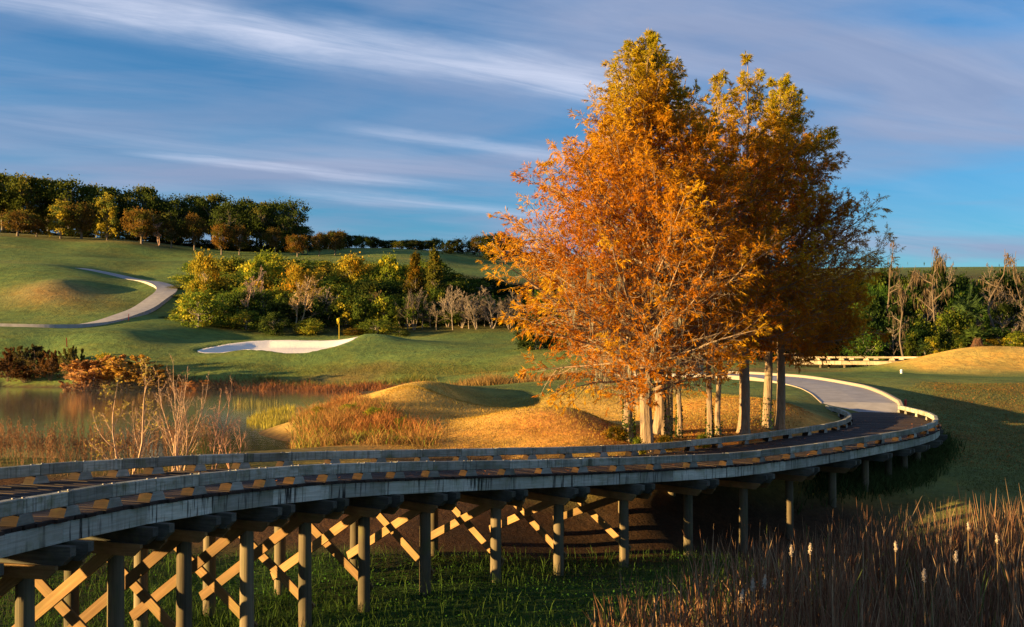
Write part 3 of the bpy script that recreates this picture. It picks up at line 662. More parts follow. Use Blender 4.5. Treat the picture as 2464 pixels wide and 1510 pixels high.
def cypress(seed, Ht, rtrunk, crown0, Lmax, nprim, nsec=15, ntw=6, nspr=9, lean=(0, 0), peak=0.22, skew=None, bare=0.0, green_top=0.78, sprL=0.125, tint=(1.14, 1.14, 1.1)):
    """bald cypress in autumn: straight flared trunk, ascending limbs, feathery sprays"""
    rng = np.random.default_rng(seed)
    K = 16; z = np.linspace(0, 1, K)
    T = np.stack([lean[0]*z**2+0.06*np.sin(z*9+seed), lean[1]*z**2+0.06*np.cos(z*8+seed), z*Ht], 1); T[0, :2] = 0
    zf = np.array([0, .012, .03, .06, .12, .25, .5, .75, 1.0]); rf = np.array([1.55, 1.28, 1.12, 1.03, .97, .86, .55, .26, .05])
    zt = np.unique(np.r_[np.linspace(0, .12, 7), z]); Tp = np.stack([np.interp(zt, z, T[:, i]) for i in range(3)], 1); R = rtrunk*np.interp(zt, zf, rf)
    tv, tf = tubes(Tp[None], R[None], 14)
    ang = np.arctan2(tv[:, 1], tv[:, 0]); fl = np.exp(-tv[:, 2]/0.7)
    tv[:, :2] *= (1+0.16*fl*np.sin(ang*6+seed)+0.03*np.sin(ang*9+tv[:, 2]*1.5))[:, None]
    # limbs
    uu = (np.arange(nprim)+rng.random(nprim))/nprim; tt = 1-(1-uu)**0.72; h = crown0+(Ht*0.985-crown0)*tt
    prof = np.where(tt < peak, 0.72+0.28*tt/peak, ((1-tt)/(1-peak))**0.85*0.90+0.10)
    ln = Lmax*prof*rng.uniform(0.72, 1.12, nprim)
    az = np.arange(nprim)*2.39996+rng.normal(size=nprim)*0.35
    if skew is not None: ln = ln*(1+skew[1]*np.cos(az-skew[0]))
    el = np.radians(3+54*tt**0.9+rng.normal(size=nprim)*8)
    st = np.stack([np.interp(h, T[:, 2], T[:, i]) for i in range(3)], 1)
    d = np.stack([np.cos(az)*np.cos(el), np.sin(az)*np.cos(el), np.sin(el)], 1)
    KP = 9; P1 = np.empty((nprim, KP, 3)); P1[:, 0] = st
    for k in range(1, KP):
        d = nrm(d+np.array([0, 0, 0.042])+rng.normal(size=(nprim, 3))*0.075); P1[:, k] = P1[:, k-1]+d*(ln/(KP-1))[:, None]
    r1 = np.clip(0.012*ln+0.008, 0.012, rtrunk*0.45)
    parts = [(tv, tf, (1, 1, 1))]
    v, f = tubes(P1, taper(nprim, KP, r1, 0.006), 5); parts.append((v, f, (1, 1, 1)))
    P2, l2, par2, t2 = sprout(P1, ln, nsec, 0.14, 0.99, 0.45, 0.95, lambda t: 0.12+0.40*(1-t)*(0.5+t*0.9), 5, 0.16, 0.28, rng)
    v, f = tubes(P2, taper(len(P2), 5, 0.006+0.006*l2, 0.003), 3); parts.append((v, f, (1, 1, 1)))
    P3, l3, par3, t3 = sprout(P2, np.maximum(l2, 0.30), ntw, 0.1, 1.0, 0.4, 1.0, lambda t: 0.22+0.25*(1-t), 3, 0.05, 0.35, rng)
    v, f = tubes(P3, taper(len(P3), 3, 0.0035, 0.002), 3); parts.append((v, f, (1, 1, 1)))
    wood = join(parts)
    # sprays
    keep = rng.random(len(P3)) > 0.55*smooth(0.72, 0.95, (P3[:, 0, 2]-crown0)/(Ht-crown0))
    if bare:
        rr = np.linalg.norm(P3[:, 0, :2]-0, axis=1)/(Lmax*0.8); low = 1-np.clip((P3[:, 0, 2]-crown0)/(Ht*0.55), 0, 1)
        pb = bare*low*np.clip(1.25-rr, 0, 1)*1.6
        pb = pb*np.where(rng.random(nprim)[par2[par3]] < 0.8, 1, 0.3); keep &= rng.random(len(P3)) > pb
    P3 = P3[keep]
    C_, D_, _, _ = along(P3, nspr, rng, 0.05, 1.05); n = len(C_)
    Dr = nrm(D_*0.8+rng.normal(size=(n, 3))*0.36+np.array([0, 0, -0.40]))
    L_ = sprL*1.25*rng.uniform(0.6, 1.25, n); C_ = C_+Dr*L_[:, None]*0.45
    hf = (C_[:, 2]-crown0)/(Ht-crown0); out = np.linalg.norm(C_[:, :2]-np.stack([np.interp(C_[:, 2], T[:, 2], T[:, i]) for i in (0, 1)], 1), axis=1)/(Lmax)
    cn = fbm(C_[:, 0]+seed, C_[:, 1]*1.1+C_[:, 2]*0.9, 1.1, seed, 3)
    or1, or2, yel, grn = [np.array(c) for c in [(0.36, 0.105, 0.007), (0.58, 0.25, 0.012), (0.66, 0.42, 0.02), (0.29, 0.36, 0.02)]]
    w = np.clip(rng.random(n)*0.55+0.45*(cn*0.9+0.5), 0, 1)[:, None]; c = or1*(1-w)+or2*w
    y = np.clip(smooth(0.55, 1.15, out+cn*0.35)+smooth(0.5, .9, hf)*0.8, 0, 1)[:, None]*rng.uniform(0.3, 1, n)[:, None]; c = c*(1-y)+yel*y
    g = (smooth(green_top-0.12, 1.0, hf+cn*0.10)*0.85+smooth(0.45, 1.1, cn)*0.25)[:, None]*rng.uniform(0.3, 1, n)[:, None]; g = np.clip(g, 0, 1); c = c*(1-g)+grn*g
    c = c*rng.uniform(0.6, 1.2, n)[:, None]*np.array(tint)
    leaf = cards(C_, Dr, L_, L_*rng.uniform(0.10, 0.20, n), rng, c)
    return wood, leaf, P1, P2
def moss_strands(P, n, rng, lmin=0.25, lmax=0.8, col=(0.30, 0.28, 0.20)):
    """hanging grey moss below points of limbs"""
    C_, _, _, _ = along(P, n, rng, 0.15, 0.75); m = len(C_); parts = []
    for k in range(10):
        b = C_+rng.normal(size=(m, 3))*np.array([0.09, 0.09, 0.02]); L_ = rng.uniform(lmin, lmax, m)*rng.uniform(0.3, 1, m)
        D_ = nrm(np.stack([rng.normal(size=m)*0.06, rng.normal(size=m)*0.06, -np.ones(m)], 1))
        parts.append(cards(b+D_*L_[:, None]/2, D_, L_, 0.022+0.02*rng.random(m), rng, np.array(col)*rng.uniform(0.7, 1.3, (m, 1))))
    return join(parts)
def ivy(rng, h, r, n):
    z = h*rng.random(n)**1.7; a = rng.normal(size=n)*1.4+rng.choice([2.6, -0.4], n); rr = r*(1+0.35*np.exp(-z/0.4))+0.02
    C_ = np.stack([np.cos(a)*rr, np.sin(a)*rr, z], 1); D_ = nrm(np.stack([np.cos(a)*.4, np.sin(a)*.4, -np.ones(n)*0.6], 1)+rng.normal(size=(n, 3))*.4)
    return cards(C_, D_, 0.075*rng.uniform(.6, 1.3, n), 0.06*rng.uniform(.6, 1.2, n), rng, np.array([0.05, 0.085, 0.018])*rng.uniform(0.6, 1.9, (n, 1)))

def broadleaf(seed, ht=10., rad=5., th=2.2, nclump=60, nleaf=60, ls=0.45, rt=0.25, zlow=0.28, flat=0.55, csize=0.9, cols=((0.05, 0.075, 0.018), (0.09, 0.11, 0.025)), accent=None, nlimb=7, hang=0, conic=0.0):
    """trunk, limbs and leaf clumps spread through the crown"""
    rng = np.random.default_rng(seed)
    Tz = np.linspace(0, ht*0.72, 7); T = np.stack([np.cumsum(rng.normal(size=7)*0.05*rad/5), np.cumsum(rng.normal(size=7)*0.05*rad/5), Tz], 1); T[0, :2] = 0
    v, f = tubes(T[None], (rt*np.array([1.35, 1, .85, .7, .5, .33, .15]))[None], 8); parts = [(v, f, (1, 1, 1))]
    # clump centres on an uneven ellipsoid
    u = rng.random(nclump); a = rng.random(nclump)*6.283; zz = zlow+(1-zlow)*u**0.9
    env = np.sqrt(np.clip(1-((zz-(zlow+.34))/(1.0-(zlow+.34)+0.02))**2, 0.03, 1))*np.where(zz < zlow+.34, 0.75+0.25*(zz-zlow)/.34, 1)
    if conic: env = env*(1-conic)+conic*(1.02-(zz-zlow)/(1-zlow))
    lob = 1+0.22*np.sin(3*a+seed)+0.13*np.sin(5*a+2*seed+zz*6)
    rr = rad*env*lob*rng.random(nclump)**0.33*0.92
    Cc = np.stack([np.cos(a)*rr, np.sin(a)*rr, zz*ht*0.95], 1)
    s0 = np.stack([np.interp(np.clip(Cc[:, 2]*0.62, th, ht*0.7), T[:, 2], T[:, i]) for i in range(3)], 1)
    Q = np.stack([s0, s0*0.6+Cc*0.4+np.array([0, 0, -0.03*ht])+rng.normal(size=Cc.shape)*0.05*rad, s0*0.15+Cc*0.85+rng.normal(size=Cc.shape)*0.03*rad, Cc], 1)
    v, f = tubes(Q, taper(nclump, 4, rt*0.30, rt*0.05), 4); parts.append((v, f, (1, 1, 1)))
    wood = join(parts)
    n = nclump*nleaf; par = np.repeat(np.arange(nclump), nleaf); cs = rad*0.2*csize*rng.uniform(0.6, 1.3, nclump)
    off = rng.normal(size=(n, 3))*np.array([1, 1, flat]); C_ = Cc[par]+off*cs[par][:, None]*0.8
    D_ = nrm(rng.normal(size=(n, 3))+np.array([0, 0, -0.4])); L_ = ls*rng.uniform(0.6, 1.3, n)
    c0, c1 = np.array(cols[0]), np.array(cols[1]); w = np.clip(rng.random(nclump)[par]*0.7+rng.random(n)*0.4, 0, 1)[:, None]
    c = (c0*(1-w)+c1*w)*rng.uniform(0.75, 1.25, (n, 1))
    if accent is not None:
        k = (rng.random(nclump)[par] < accent[1])[:, None]; c = np.where(k, np.array(accent[0])*rng.uniform(0.7, 1.3, (n, 1)), c)  # a random share of clumps takes a second leaf colour
    leaf = cards(C_, D_, L_, L_*0.62, rng, c)
    if hang:
        m = moss_strands(Q, hang, rng, 0.8, 2.2, (0.20, 0.18, 0.12)); V_, F_, CC = m
        V2 = V_.reshape(-1, 4, 3); ctr = V2.mean(1, keepdims=True); V2 = ctr+(V2-ctr)*np.array([3.5, 3.5, 1.0]); leaf = join([leaf, (V2.reshape(-1, 3), np.arange(len(V_)).reshape(-1, 4), CC)])
        leaf = (leaf[0], np.concatenate(leaf[1]), leaf[2])
    return wood, leaf
def bare_tree(seed, ht=8., spread=0.6, rt=0.08, n1=9, n2=9, n3=7, tw=0.010, multi=1, leaves=0, lcol=(0.35, 0.26, 0.05), ls=0.09, ang=(0.35, 0.8), n4=0, low=0.22):
    rng = np.random.default_rng(seed); parts = []
    az = rng.random(multi)*6.283; K = 8; d = nrm(np.stack([np.cos(az)*0.30*(multi > 1), np.sin(az)*0.30*(multi > 1), np.ones(multi)], 1)+rng.normal(size=(multi, 3))*0.05)
    T = np.empty((multi, K, 3)); T[:, 0] = np.stack([np.cos(az), np.sin(az), np.zeros(multi)], 1)*rt*1.2*(multi > 1); L0 = ht*rng.uniform(0.75, 1.0, multi); L0[0] = ht
    for k in range(1, K): d = nrm(d+rng.normal(size=(multi, 3))*0.09+np.array([0, 0, .08])); T[:, k] = T[:, k-1]+d*(L0/(K-1))[:, None]
    v, f = tubes(T, taper(multi, K, rt, tw), 6); parts.append((v, f, (1, 1, 1)))
    P1, l1, _, _ = sprout(T, L0, n1, low, 0.98, ang[0], ang[1], lambda t: spread*(1.05-t)*0.75+0.06, 6, 0.30, 0.30, rng)
    v, f = tubes(P1, taper(len(P1), 6, np.maximum(rt*0.32*l1/ht/spread*2, tw*1.3), tw*0.8), 4); parts.append((v, f, (1, 1, 1)))
    P2, l2, _, _ = sprout(P1, l1, n2, 0.15, 1, 0.35, 0.85, lambda t: 0.45*(1.1-t*0.7), 4, 0.22, 0.35, rng)
    v, f = tubes(P2, taper(len(P2), 4, tw, tw*0.6), 3); parts.append((v, f, (1, 1, 1))); last = P2
    if n3:
        P3, l3, _, _ = sprout(P2, l2, n3, 0.1, 1, 0.35, 0.9, lambda t: 0.5*(1.1-t*0.6), 3, 0.15, 0.4, rng)
        v, f = tubes(P3, taper(len(P3), 3, tw*0.65, tw*0.4), 3); parts.append((v, f, (1, 1, 1))); last = P3
    leaf = None
    if leaves:
        C_, D_, _, _ = along(last, leaves, rng); n = len(C_); Dr = nrm(D_+rng.normal(size=(n, 3))*0.8); L_ = ls*rng.uniform(.6, 1.3, n)
        leaf = cards(C_, Dr, L_, L_*0.4, rng, np.array(lcol)*rng.uniform(0.6, 1.3, (n, 1)))
    return join(parts), leaf
def tomesh(name, d, mat): return mesh(name, d[0], d[1], d[2], False, mat)
class Proto:
    """meshes of one kind of plant; height and radius measured"""
    def __init__(s, name, wood, leaf, wmat, lname='crown', wname='trunk'):
        s.parts = []
        if wood is not None: s.parts.append((wname, tomesh(name+'_wood', wood, wmat)))
        if leaf is not None: s.parts.append((lname, tomesh(name+'_leaves', leaf, M_leaf)))
        V = np.concatenate([d[0] for d in (wood, leaf) if d is not None]); s.h = float(np.percentile(V[:, 2], 99.7)); s.r = float(np.percentile(np.hypot(V[:, 0], V[:, 1]), 96))
    def put(s, name, label, cat, group, loc, h, r, rot=None, col=(1, 1, 1), wcol=(1, 1, 1)):
        e = empty(name, loc, label, cat, group, random.random()*6.28 if rot is None else rot, (r/s.r, r/s.r, h/s.h))
        for pn, me in s.parts:
            o = link(pn, me, e); o.color = (*(wcol if pn in ('trunk', 'branches', 'stems') else col), 1)
        return e
def put_px(pr, name, label, cat, group, vx, D, vtop, wpx, col=(1, 1, 1), wcol=(.5, .45, .4), rot=None, sink=0.15):
    x = (vx-CXP)*D/FPX; g = Hs(x, D)-sink; h = CZ+(YH-vtop)*D/FPX-g
    if h < 0.6: h = 0.6
    return pr.put(name, label, cat, group, (x, D, g), h, wpx*D/FPX/2, rot, col, wcol)
ORD = ['first', 'second', 'third', 'fourth', 'fifth', 'sixth', 'seventh', 'eighth', 'ninth', 'tenth', 'eleventh', 'twelfth', 'thirteenth', 'fourteenth', 'fifteenth', 'sixteenth', 'seventeenth', 'eighteenth', 'nineteenth', 'twentieth', 'twenty-first', 'twenty-second', 'twenty-third', 'twenty-fourth', 'twenty-fifth', 'twenty-sixth', 'twenty-seventh', 'twenty-eighth', 'twenty-ninth', 'thirtieth']

# ------------------------------------------------------------------ the bald cypresses
#  vx, D, base r, apex vy, crown base vy, limb length, limbs, sec, sprays, seed, skew, bare, label
CYP = [
 (1557, 33.6, .205, 98, 950, 5.35, 156, 17, 19, 3, (math.pi, 0.10), 0.62, (0.12, 0), 'tall front bald cypress with pale flared trunk, orange needles and hanging grey moss'),
 (1513, 35.5, .165, 300, 880, 3.6, 32, 12, 11, 5, (math.pi, 0.35), 0.2, (-.3, 0), 'ivy-wrapped bald cypress trunk just left of the pale front cypress'),
 (1587, 37.5, .215, 190, 870, 3.6, 34, 12, 11, 8, None, 0.1, (1.0, 0), 'thick brown bald cypress directly behind the pale front trunk'),
 (1608, 36.0, .105, 420, 860, 2.4, 22, 10, 9, 13, None, 0.2, (.2, 0), 'slim ivy-footed bald cypress right of the thick brown trunk'),
 (1634, 36.8, .085, 400, 850, 2.2, 20, 10, 9, 21, None, 0.2, (.2, 0), 'thinnest bald cypress trunk, standing left of the wide gap between trunks'),
 (1707, 37.0, .10, 165, 850, 3.0, 58, 12, 13, 34, None, 0.1, (.45, 0), 'slim rust-barked bald cypress with green ivy at its foot, right of the gap'),
 (1730, 37.6, .095, 380, 850, 2.2, 20, 10, 9, 55, None, 0.2, (.1, 0), 'slender smooth yellowish cypress trunk beside the rust-barked one'),
 (1788, 38.2, .195, 135, 845, 3.6, 58, 13, 12, 89, (0, 0.1), 0.1, (.2, 0), 'stout bald cypress with the straight dark leader, third trunk from the right'),
 (1846, 40.0, .165, 330, 850, 3.6, 36, 13, 12, 144, (0, 0.2), 0.1, (.2, 0), 'leaning ridged cypress trunk, second from the right'),
 (1876, 40.4, .165, 195, 860, 4.3, 112, 16, 14, 233, (0, 0.10), 0.05, (-.05, 0), 'rightmost bald cypress with a green-tipped top and wide rusty crown'),
]
for (vx, D, r, vy0, vyc, LM, npr, nse, nsp, sd, sk, br, lean, lab) in CYP:
    x = (vx-CXP)*D/FPX; g = Hs(x, D)-0.1; Ht = CZ+(YH-vy0)*D/FPX-g; c0 = CZ+(YH-vyc)*D/FPX-g
    wood, leaf, P1, P2 = cypress(sd, Ht, r, c0, LM, npr, nse, 6 if npr > 60 else 5, int(nsp*1.25) if sd != 3 else nsp, lean, 0.16 if sd == 3 else 0.22, sk, br)
    e = empty('cypress_tree', (x, D, g), lab, 'cypress tree', 'bald cypresses beside the bridge')
    link('trunk', tomesh('cypress_trunk', wood, M_bark_c), e); link('crown', tomesh('cypress_crown', leaf, M_leaf), e)
    rg = np.random.default_rng(sd)
    if sd in (3, 8):
        lowp = P1[(P1[:, 0, 2] < c0+(Ht-c0)*0.33)]
        o = link('hanging_moss', tomesh('hanging_moss', moss_strands(lowp, 3, rg), M_leaf), e); o['label'] = 'grey strands of hanging moss'; o['kind'] = 'stuff'
    if sd in (5, 13, 21, 34, 55, 144):
        o = link('ivy', tomesh('ivy', ivy(rg, {5: 2.2, 13: 1.6, 21: 1.3, 34: 1.3, 55: .6, 144: 1.4}[sd], r*1.1, {5: 900, 13: 350, 21: 300, 34: 420, 55: 120, 144: 260}[sd]), M_leaf), e); o['label'] = 'green ivy climbing the foot of the trunk'; o['kind'] = 'stuff'

# ------------------------------------------------------------------ plant prototypes for hill, thickets and shore
GRN = ((0.035, 0.055, 0.014), (0.075, 0.10, 0.022))
oakA = Proto('oak_a', *broadleaf(101, 12, 6.0, 3.5, 62, 85, 0.62, 0.32, 0.30, 0.6, 1.0, GRN, ((0.13, 0.13, 0.03), 0.15), hang=1), M_bark_o)
oakB = Proto('oak_b', *broadleaf(102, 13, 5.2, 4.5, 52, 85, 0.60, 0.30, 0.36, 0.6, 1.05, GRN, ((0.15, 0.14, 0.03), 0.2), hang=1), M_bark_o)
oakC = Proto('oak_c', *broadleaf(103, 13, 5.6, 4.0, 44, 80, 0.60, 0.28, 0.34, 0.7, 0.95, GRN, ((0.11, 0.12, 0.03), 0.2), hang=2), M_bark_o)
rndA = Proto('round_oak_a', *broadleaf(111, 7, 4.2, 1.7, 70, 75, 0.36, 0.24, 0.30, 0.7, 0.8, ((0.12, 0.075, 0.018), (0.21, 0.135, 0.03)), ((0.09, 0.10, 0.02), 0.3)), M_twig)
rndB = Proto('round_oak_b', *broadleaf(112, 7, 4.0, 1.7, 64, 75, 0.36, 0.22, 0.32, 0.7, 0.8, ((0.10, 0.065, 0.018), (0.17, 0.11, 0.025)), ((0.08, 0.09, 0.02), 0.35)), M_twig)
yelA = Proto('yellow_tree', *broadleaf(121, 9, 2.8, 1.0, 60, 70, 0.42, 0.16, 0.16, 0.8, 0.85, ((0.22, 0.20, 0.03), (0.50, 0.36, 0.03)), ((0.13, 0.15, 0.03), 0.3), conic=0.35), M_twig)
leafS = [Proto('leafy_shrub_%d' % i, *broadleaf(131+i, 5, 3.0, 0.5, 60, 62, 0.34, 0.09, 0.08, 0.8, 0.85, c, l), M_twig) for i, (c, l) in enumerate([
    (((0.09, 0.14, 0.022), (0.21, 0.25, 0.035)), ((0.42, 0.37, 0.04), 0.32)),
    (((0.05, 0.085, 0.018), (0.11, 0.15, 0.025)), ((0.25, 0.24, 0.035), 0.22)),
    (((0.15, 0.15, 0.022), (0.36, 0.31, 0.04)), ((0.46, 0.30, 0.03), 0.3)),
    (((0.022, 0.038, 0.012), (0.05, 0.07, 0.018)), ((0.09, 0.11, 0.025), 0.2))])]
cedar = Proto('cedar', *broadleaf(141, 6, 2.0, 0.4, 70, 60, 0.26, 0.12, 0.05, 0.9, 0.8, ((0.045, 0.055, 0.012), (0.12, 0.12, 0.02)), ((0.20, 0.15, 0.02), 0.2), conic=0.8), M_bark_o)
bareP = [Proto('bare_tree_%d' % i, *bare_tree(151+i, 8, sp, 0.10, 11, 9, 5, 0.020, mu, lv, lc, 0.20), M_twig, 'leaves', 'branches') for i, (sp, mu, lv, lc) in enumerate([
    (0.45, 3, 0, (0, 0, 0)), (0.55, 1, 0, (0, 0, 0)), (0.5, 4, 1, (0.30, 0.22, 0.05)), (0.6, 2, 1, (0.26, 0.15, 0.05))])]
brush = [Proto('brush_%d' % i, *bare_tree(161+i, 2.4, 0.75, 0.02, 10, 9, 6, 0.008, 6, 2, lc, 0.16, low=0.05), M_twig, 'leaves', 'branches') for i, lc in enumerate([(0.24, 0.14, 0.06), (0.46, 0.28, 0.10), (0.17, 0.14, 0.05)])]

# hilltop skyline oaks (left), back row
sky_row = [(-40, 425, 120, 0), (8, 420, 120, 1), (62, 424, 105, 0), (118, 432, 110, 1), (165, 430, 95, 2), (212, 446, 100, 0), (262, 452, 95, 1), (306, 455, 85, 2), (350, 450, 85, 0), (392, 482, 70, 1), (425, 474, 80, 2), (468, 472, 80, 0), (515, 470, 85, 1), (552, 482, 70, 2), (590, 480, 70, 0), (628, 488, 72, 1), (668, 484, 66, 2), (702, 482, 74, 2), (733, 545, 46, 1)]
for i, (vx, vt, wp, k) in enumerate(sky_row):
    D = 236+(i*7 % 13)
    put_px((oakA, oakB, oakC)[k], 'oak_tree', 'tall dark moss-hung oak on the hilltop skyline, %s from left, back row' % ORD[i], 'oak tree', 'dark oaks along the hilltop', vx, D, vt, wp*1.12, (1.0, 1.0, 0.95) if vx > 250 else (1.5, 1.25, 0.9))
# a second rank fills the wood
for i in range(17):
    vx = -20+i*45+random.uniform(-10, 10); put_px((oakB, oakC, oakA)[i % 3], 'oak_tree', 'shaded oak deeper in the hilltop wood, %s from left, rear rank' % ORD[i], 'oak tree', 'oaks deeper in the hilltop wood', vx, 262, 500+random.uniform(-12, 12)+(40 if vx > 690 else 0), 95, (0.75, 0.8, 0.8))
for i in range(26):
    put_px(leafS[3], 'understory_shrub', 'dark shrub under the hilltop oaks, %s from left along the wood edge' % ORD[i], 'shrub', 'shrubs under the hilltop oaks', -20+i*30+random.uniform(-8, 8), 232, 558+random.uniform(-10, 8)+(18 if i > 15 else 0), 62, (.7, .65, .5))
front_row = [(42, 508, 92, rndA, (1.1, 1, 1), 'wide brown-leaved oak'), (88, 528, 70, rndB, (1.35, 1.05, .9), 'low russet oak'), (196, 490, 92, rndA, (1, .95, .9), 'round dark brown oak'), (341, 505, 92, rndA, (1.2, 1.05, .9), 'round golden-brown oak with a clear pale trunk'), (412, 528, 66, rndB, (.7, .75, .8), 'dull grey-brown oak'), (468, 515, 76, rndB, (1.15, 1, .9), 'upright brown oak'), (533, 541, 58, rndA, (1.2, .95, .8), 'small russet oak'), (576, 544, 62, rndB, (1.1, .95, .9), 'small round brown oak'), (662, 548, 56, rndB, (.75, .8, .8), 'shaded round oak'), (716, 566, 58, rndA, (1.2, .95, .8), 'low spreading brown oak'), (768, 560, 52, rndB, (.8, .8, .8), 'dark olive oak'), (806, 556, 56, rndA, (.85, .85, .8), 'broad olive oak')]
for i, (vx, vt, wp, pr_, c, d) in enumerate(front_row):
    put_px(pr_, 'oak_tree', '%s, %s from left in the hill front row' % (d, ORD[i]), 'oak tree', 'round oaks planted along the hill lawn', vx, 219+(i % 3)*2, vt, wp, c)
put_px(yelA, 'yellow_tree', 'bright yellow-topped tree on the hill, left of the round dark brown oak', 'tree', 'yellow trees on the hill', 146, 221, 484, 64)
put_px(yelA, 'yellow_tree', 'tall narrow yellow-topped tree on the hill, right of the round dark brown oak', 'tree', 'yellow trees on the hill', 258, 222, 469, 54)
put_px(bareP[0], 'bare_tree', 'pinkish leafless tree on the hill beside the golden-brown oak', 'tree', None, 384, 221, 514, 40, wcol=(1.5, 1.1, 1.0))
# far tree line across the middle
for i in range(29):
    vx = 752+i*17.5; vt = float(np.interp(vx, [750, 800, 900, 960, 1050, 1110, 1150, 1200, 1260], [572, 560, 572, 584, 578, 572, 572, 562, 575]))+random.uniform(-5, 6)
    k = i % 5
    if i in (18, 21): put_px(bareP[1], 'bare_tree', 'fine leafless tree in the far tree line, %s from left' % ORD[i], 'tree', 'trees of the far tree line', vx, 262, vt-6, 40, wcol=(.5, .45, .45))
    else: put_px((leafS[3], oakA, leafS[1], rndA, leafS[3])[k], 'far_tree', 'dark bushy tree in the far tree line, %s from left' % ORD[i], 'tree', 'trees of the far tree line', vx, 240+(i*7 % 12), vt, 44, (.9, .75, .6) if k % 2 == 0 else (.75, .75, .75))

# the hillside thicket behind the green
sil = lambda x: float(np.interp(x, [425, 470, 490, 560, 650, 750, 850, 950, 1045, 1120, 1200, 1300], [720, 640, 615, 622, 606, 622, 616, 612, 625, 655, 662, 700]))
THK = []   # (kind, vx, D, vtop, wpx, colour, wood colour, description)
Gb = (1, 1, 1)
for vx, vt, wp, k, c in [(478, 702, 125, 0, (1.1, 1.1, 1)), (440, 740, 70, 1, Gb), (592, 745, 96, 0, Gb), (535, 770, 80, 1, (.8, .9, .9)), (660, 752, 80, 3, (1.4, 1.4, 1.2)), (745, 768, 84, 0, (1.1, 1, .9)), (905, 768, 110, 1, (1.3, 1.2, 1)), (850, 790, 60, 2, (.8, .7, .7)), (960, 790, 60, 3, (1.6, 1.5, 1.3))]:
    THK.append((leafS[k], vx, 138+random.uniform(-1.5, 2), vt, wp, c, (1, 1, 1), 'leafy'))
for vx, vt, wp, k, w in [(715, 660, 120, 2, (1.3, 1.1, .8)), (780, 690, 80, 0, (.9, .8, .65)), (985, 690, 80, 0, (.55, .5, .42)), (1070, 685, 90, 1, (.6, .55, .48)), (1140, 690, 90, 0, (.62, .56, .5)), (1195, 715, 80, 1, (.55, .52, .5)), (1150, 755, 56, 3, (1.1, .9, .75)), (1020, 745, 70, 0, (.5, .45, .4)), (930, 700, 80, 2, (.6, .52, .4)), (1235, 700, 80, 0, (.5, .48, .45)), (1105, 730, 70, 0, (.5, .46, .42)), (820, 780, 70, 3, (1.0, .8, .6)), (1175, 790, 40, 3, (.9, .7, .6)), (600, 640, 70, 0, (1.2, .95, .85))]:
    THK.append((bareP[k], vx, 141+random.uniform(-2, 3), vt, wp, (.9, .8, .7), w, 'bare'))
for row, D in enumerate((143, 148, 154, 160, 167, 174)):
    x = 440+row*8
    while x < 1290:
        s0_ = sil(x); base = 800-row*28; vt = s0_+(5-row)*17+random.uniform(-6, 24); lean_ = x < 900
        k = random.choice([0, 2, 1, 0, 2]) if (lean_ and row > 1) else random.choice([1, 3, 3, 1, 0])
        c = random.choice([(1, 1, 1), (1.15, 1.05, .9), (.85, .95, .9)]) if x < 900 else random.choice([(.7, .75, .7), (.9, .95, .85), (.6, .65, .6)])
        if x > 950 and random.random() < 0.45 and row < 4: THK.append((bareP[random.choice([0, 1, 2])], x, D, vt-8, 80, (.7, .7, .6), (.55, .5, .44), 'bare'))
        else: THK.append((leafS[k], x, D, vt, random.uniform(88, 122), c, (1, 1, 1), 'leafy'))
        x += random.uniform(40, 60)
for q in range(16):
    THK.append((bareP[q % 2], 960+q*19+random.uniform(-6, 6), 139.2+random.uniform(0, 3.5), 700+random.uniform(-15, 40), random.uniform(40, 70), (.8, .7, .6), random.choice([(.62, .57, .5), (.75, .68, .6), (.5, .45, .4)]), 'bare'))
THK += [(cedar, 1045, 150, 600, 74, (1.15, 1.1, 1), Gb, 'cedar'), (cedar, 1000, 152, 608, 66, (1.1, .8, .6), Gb, 'rusty cedar'), (cedar, 900, 146, 690, 50, (.9, .9, .8), Gb, 'cedar'),
        (leafS[2], 492, 152, 606, 70, (1.1, 1, .8), Gb, 'leafy'), (leafS[0], 640, 158, 604, 110, (1.3, 1.2, .9), Gb, 'leafy'), (leafS[2], 720, 150, 640, 100, (1.2, .95, .7), Gb, 'leafy'), (leafS[2], 845, 160, 612, 90, (1.2, 1.1, .8), Gb, 'leafy'), (leafS[0], 935, 160, 612, 80, (1.3, 1.2, .8), Gb, 'leafy')]
NAMES = {'leafy': ('leafy_shrub', 'leafy green shrub', 'shrub'), 'bare': ('bare_shrub', 'leafless grey-brown twiggy tree', 'tree'), 'cedar': ('cedar_tree', 'pointed green cedar', 'cedar'), 'rusty cedar': ('cedar_tree', 'rust-tinged cedar', 'cedar')}
def place_thicket(lst, where, group, edges):
    rows = {}
    for q in lst: rows.setdefault((sum(q[2] >= e for e in edges), q[7]), []).append(q)
    for (r, d), L in sorted(rows.items()):
        nm, ds, cat = NAMES[d]
        for i, (pr_, vx, D, vt, wp, c, w, _) in enumerate(sorted(L, key=lambda q: q[1])):
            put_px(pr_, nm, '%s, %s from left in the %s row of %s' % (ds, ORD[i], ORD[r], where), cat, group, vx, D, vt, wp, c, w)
place_thicket(THK, 'the mid-picture hillside thicket', 'plants of the thicket behind the green', (140, 142.9, 147, 151, 157, 164, 171))
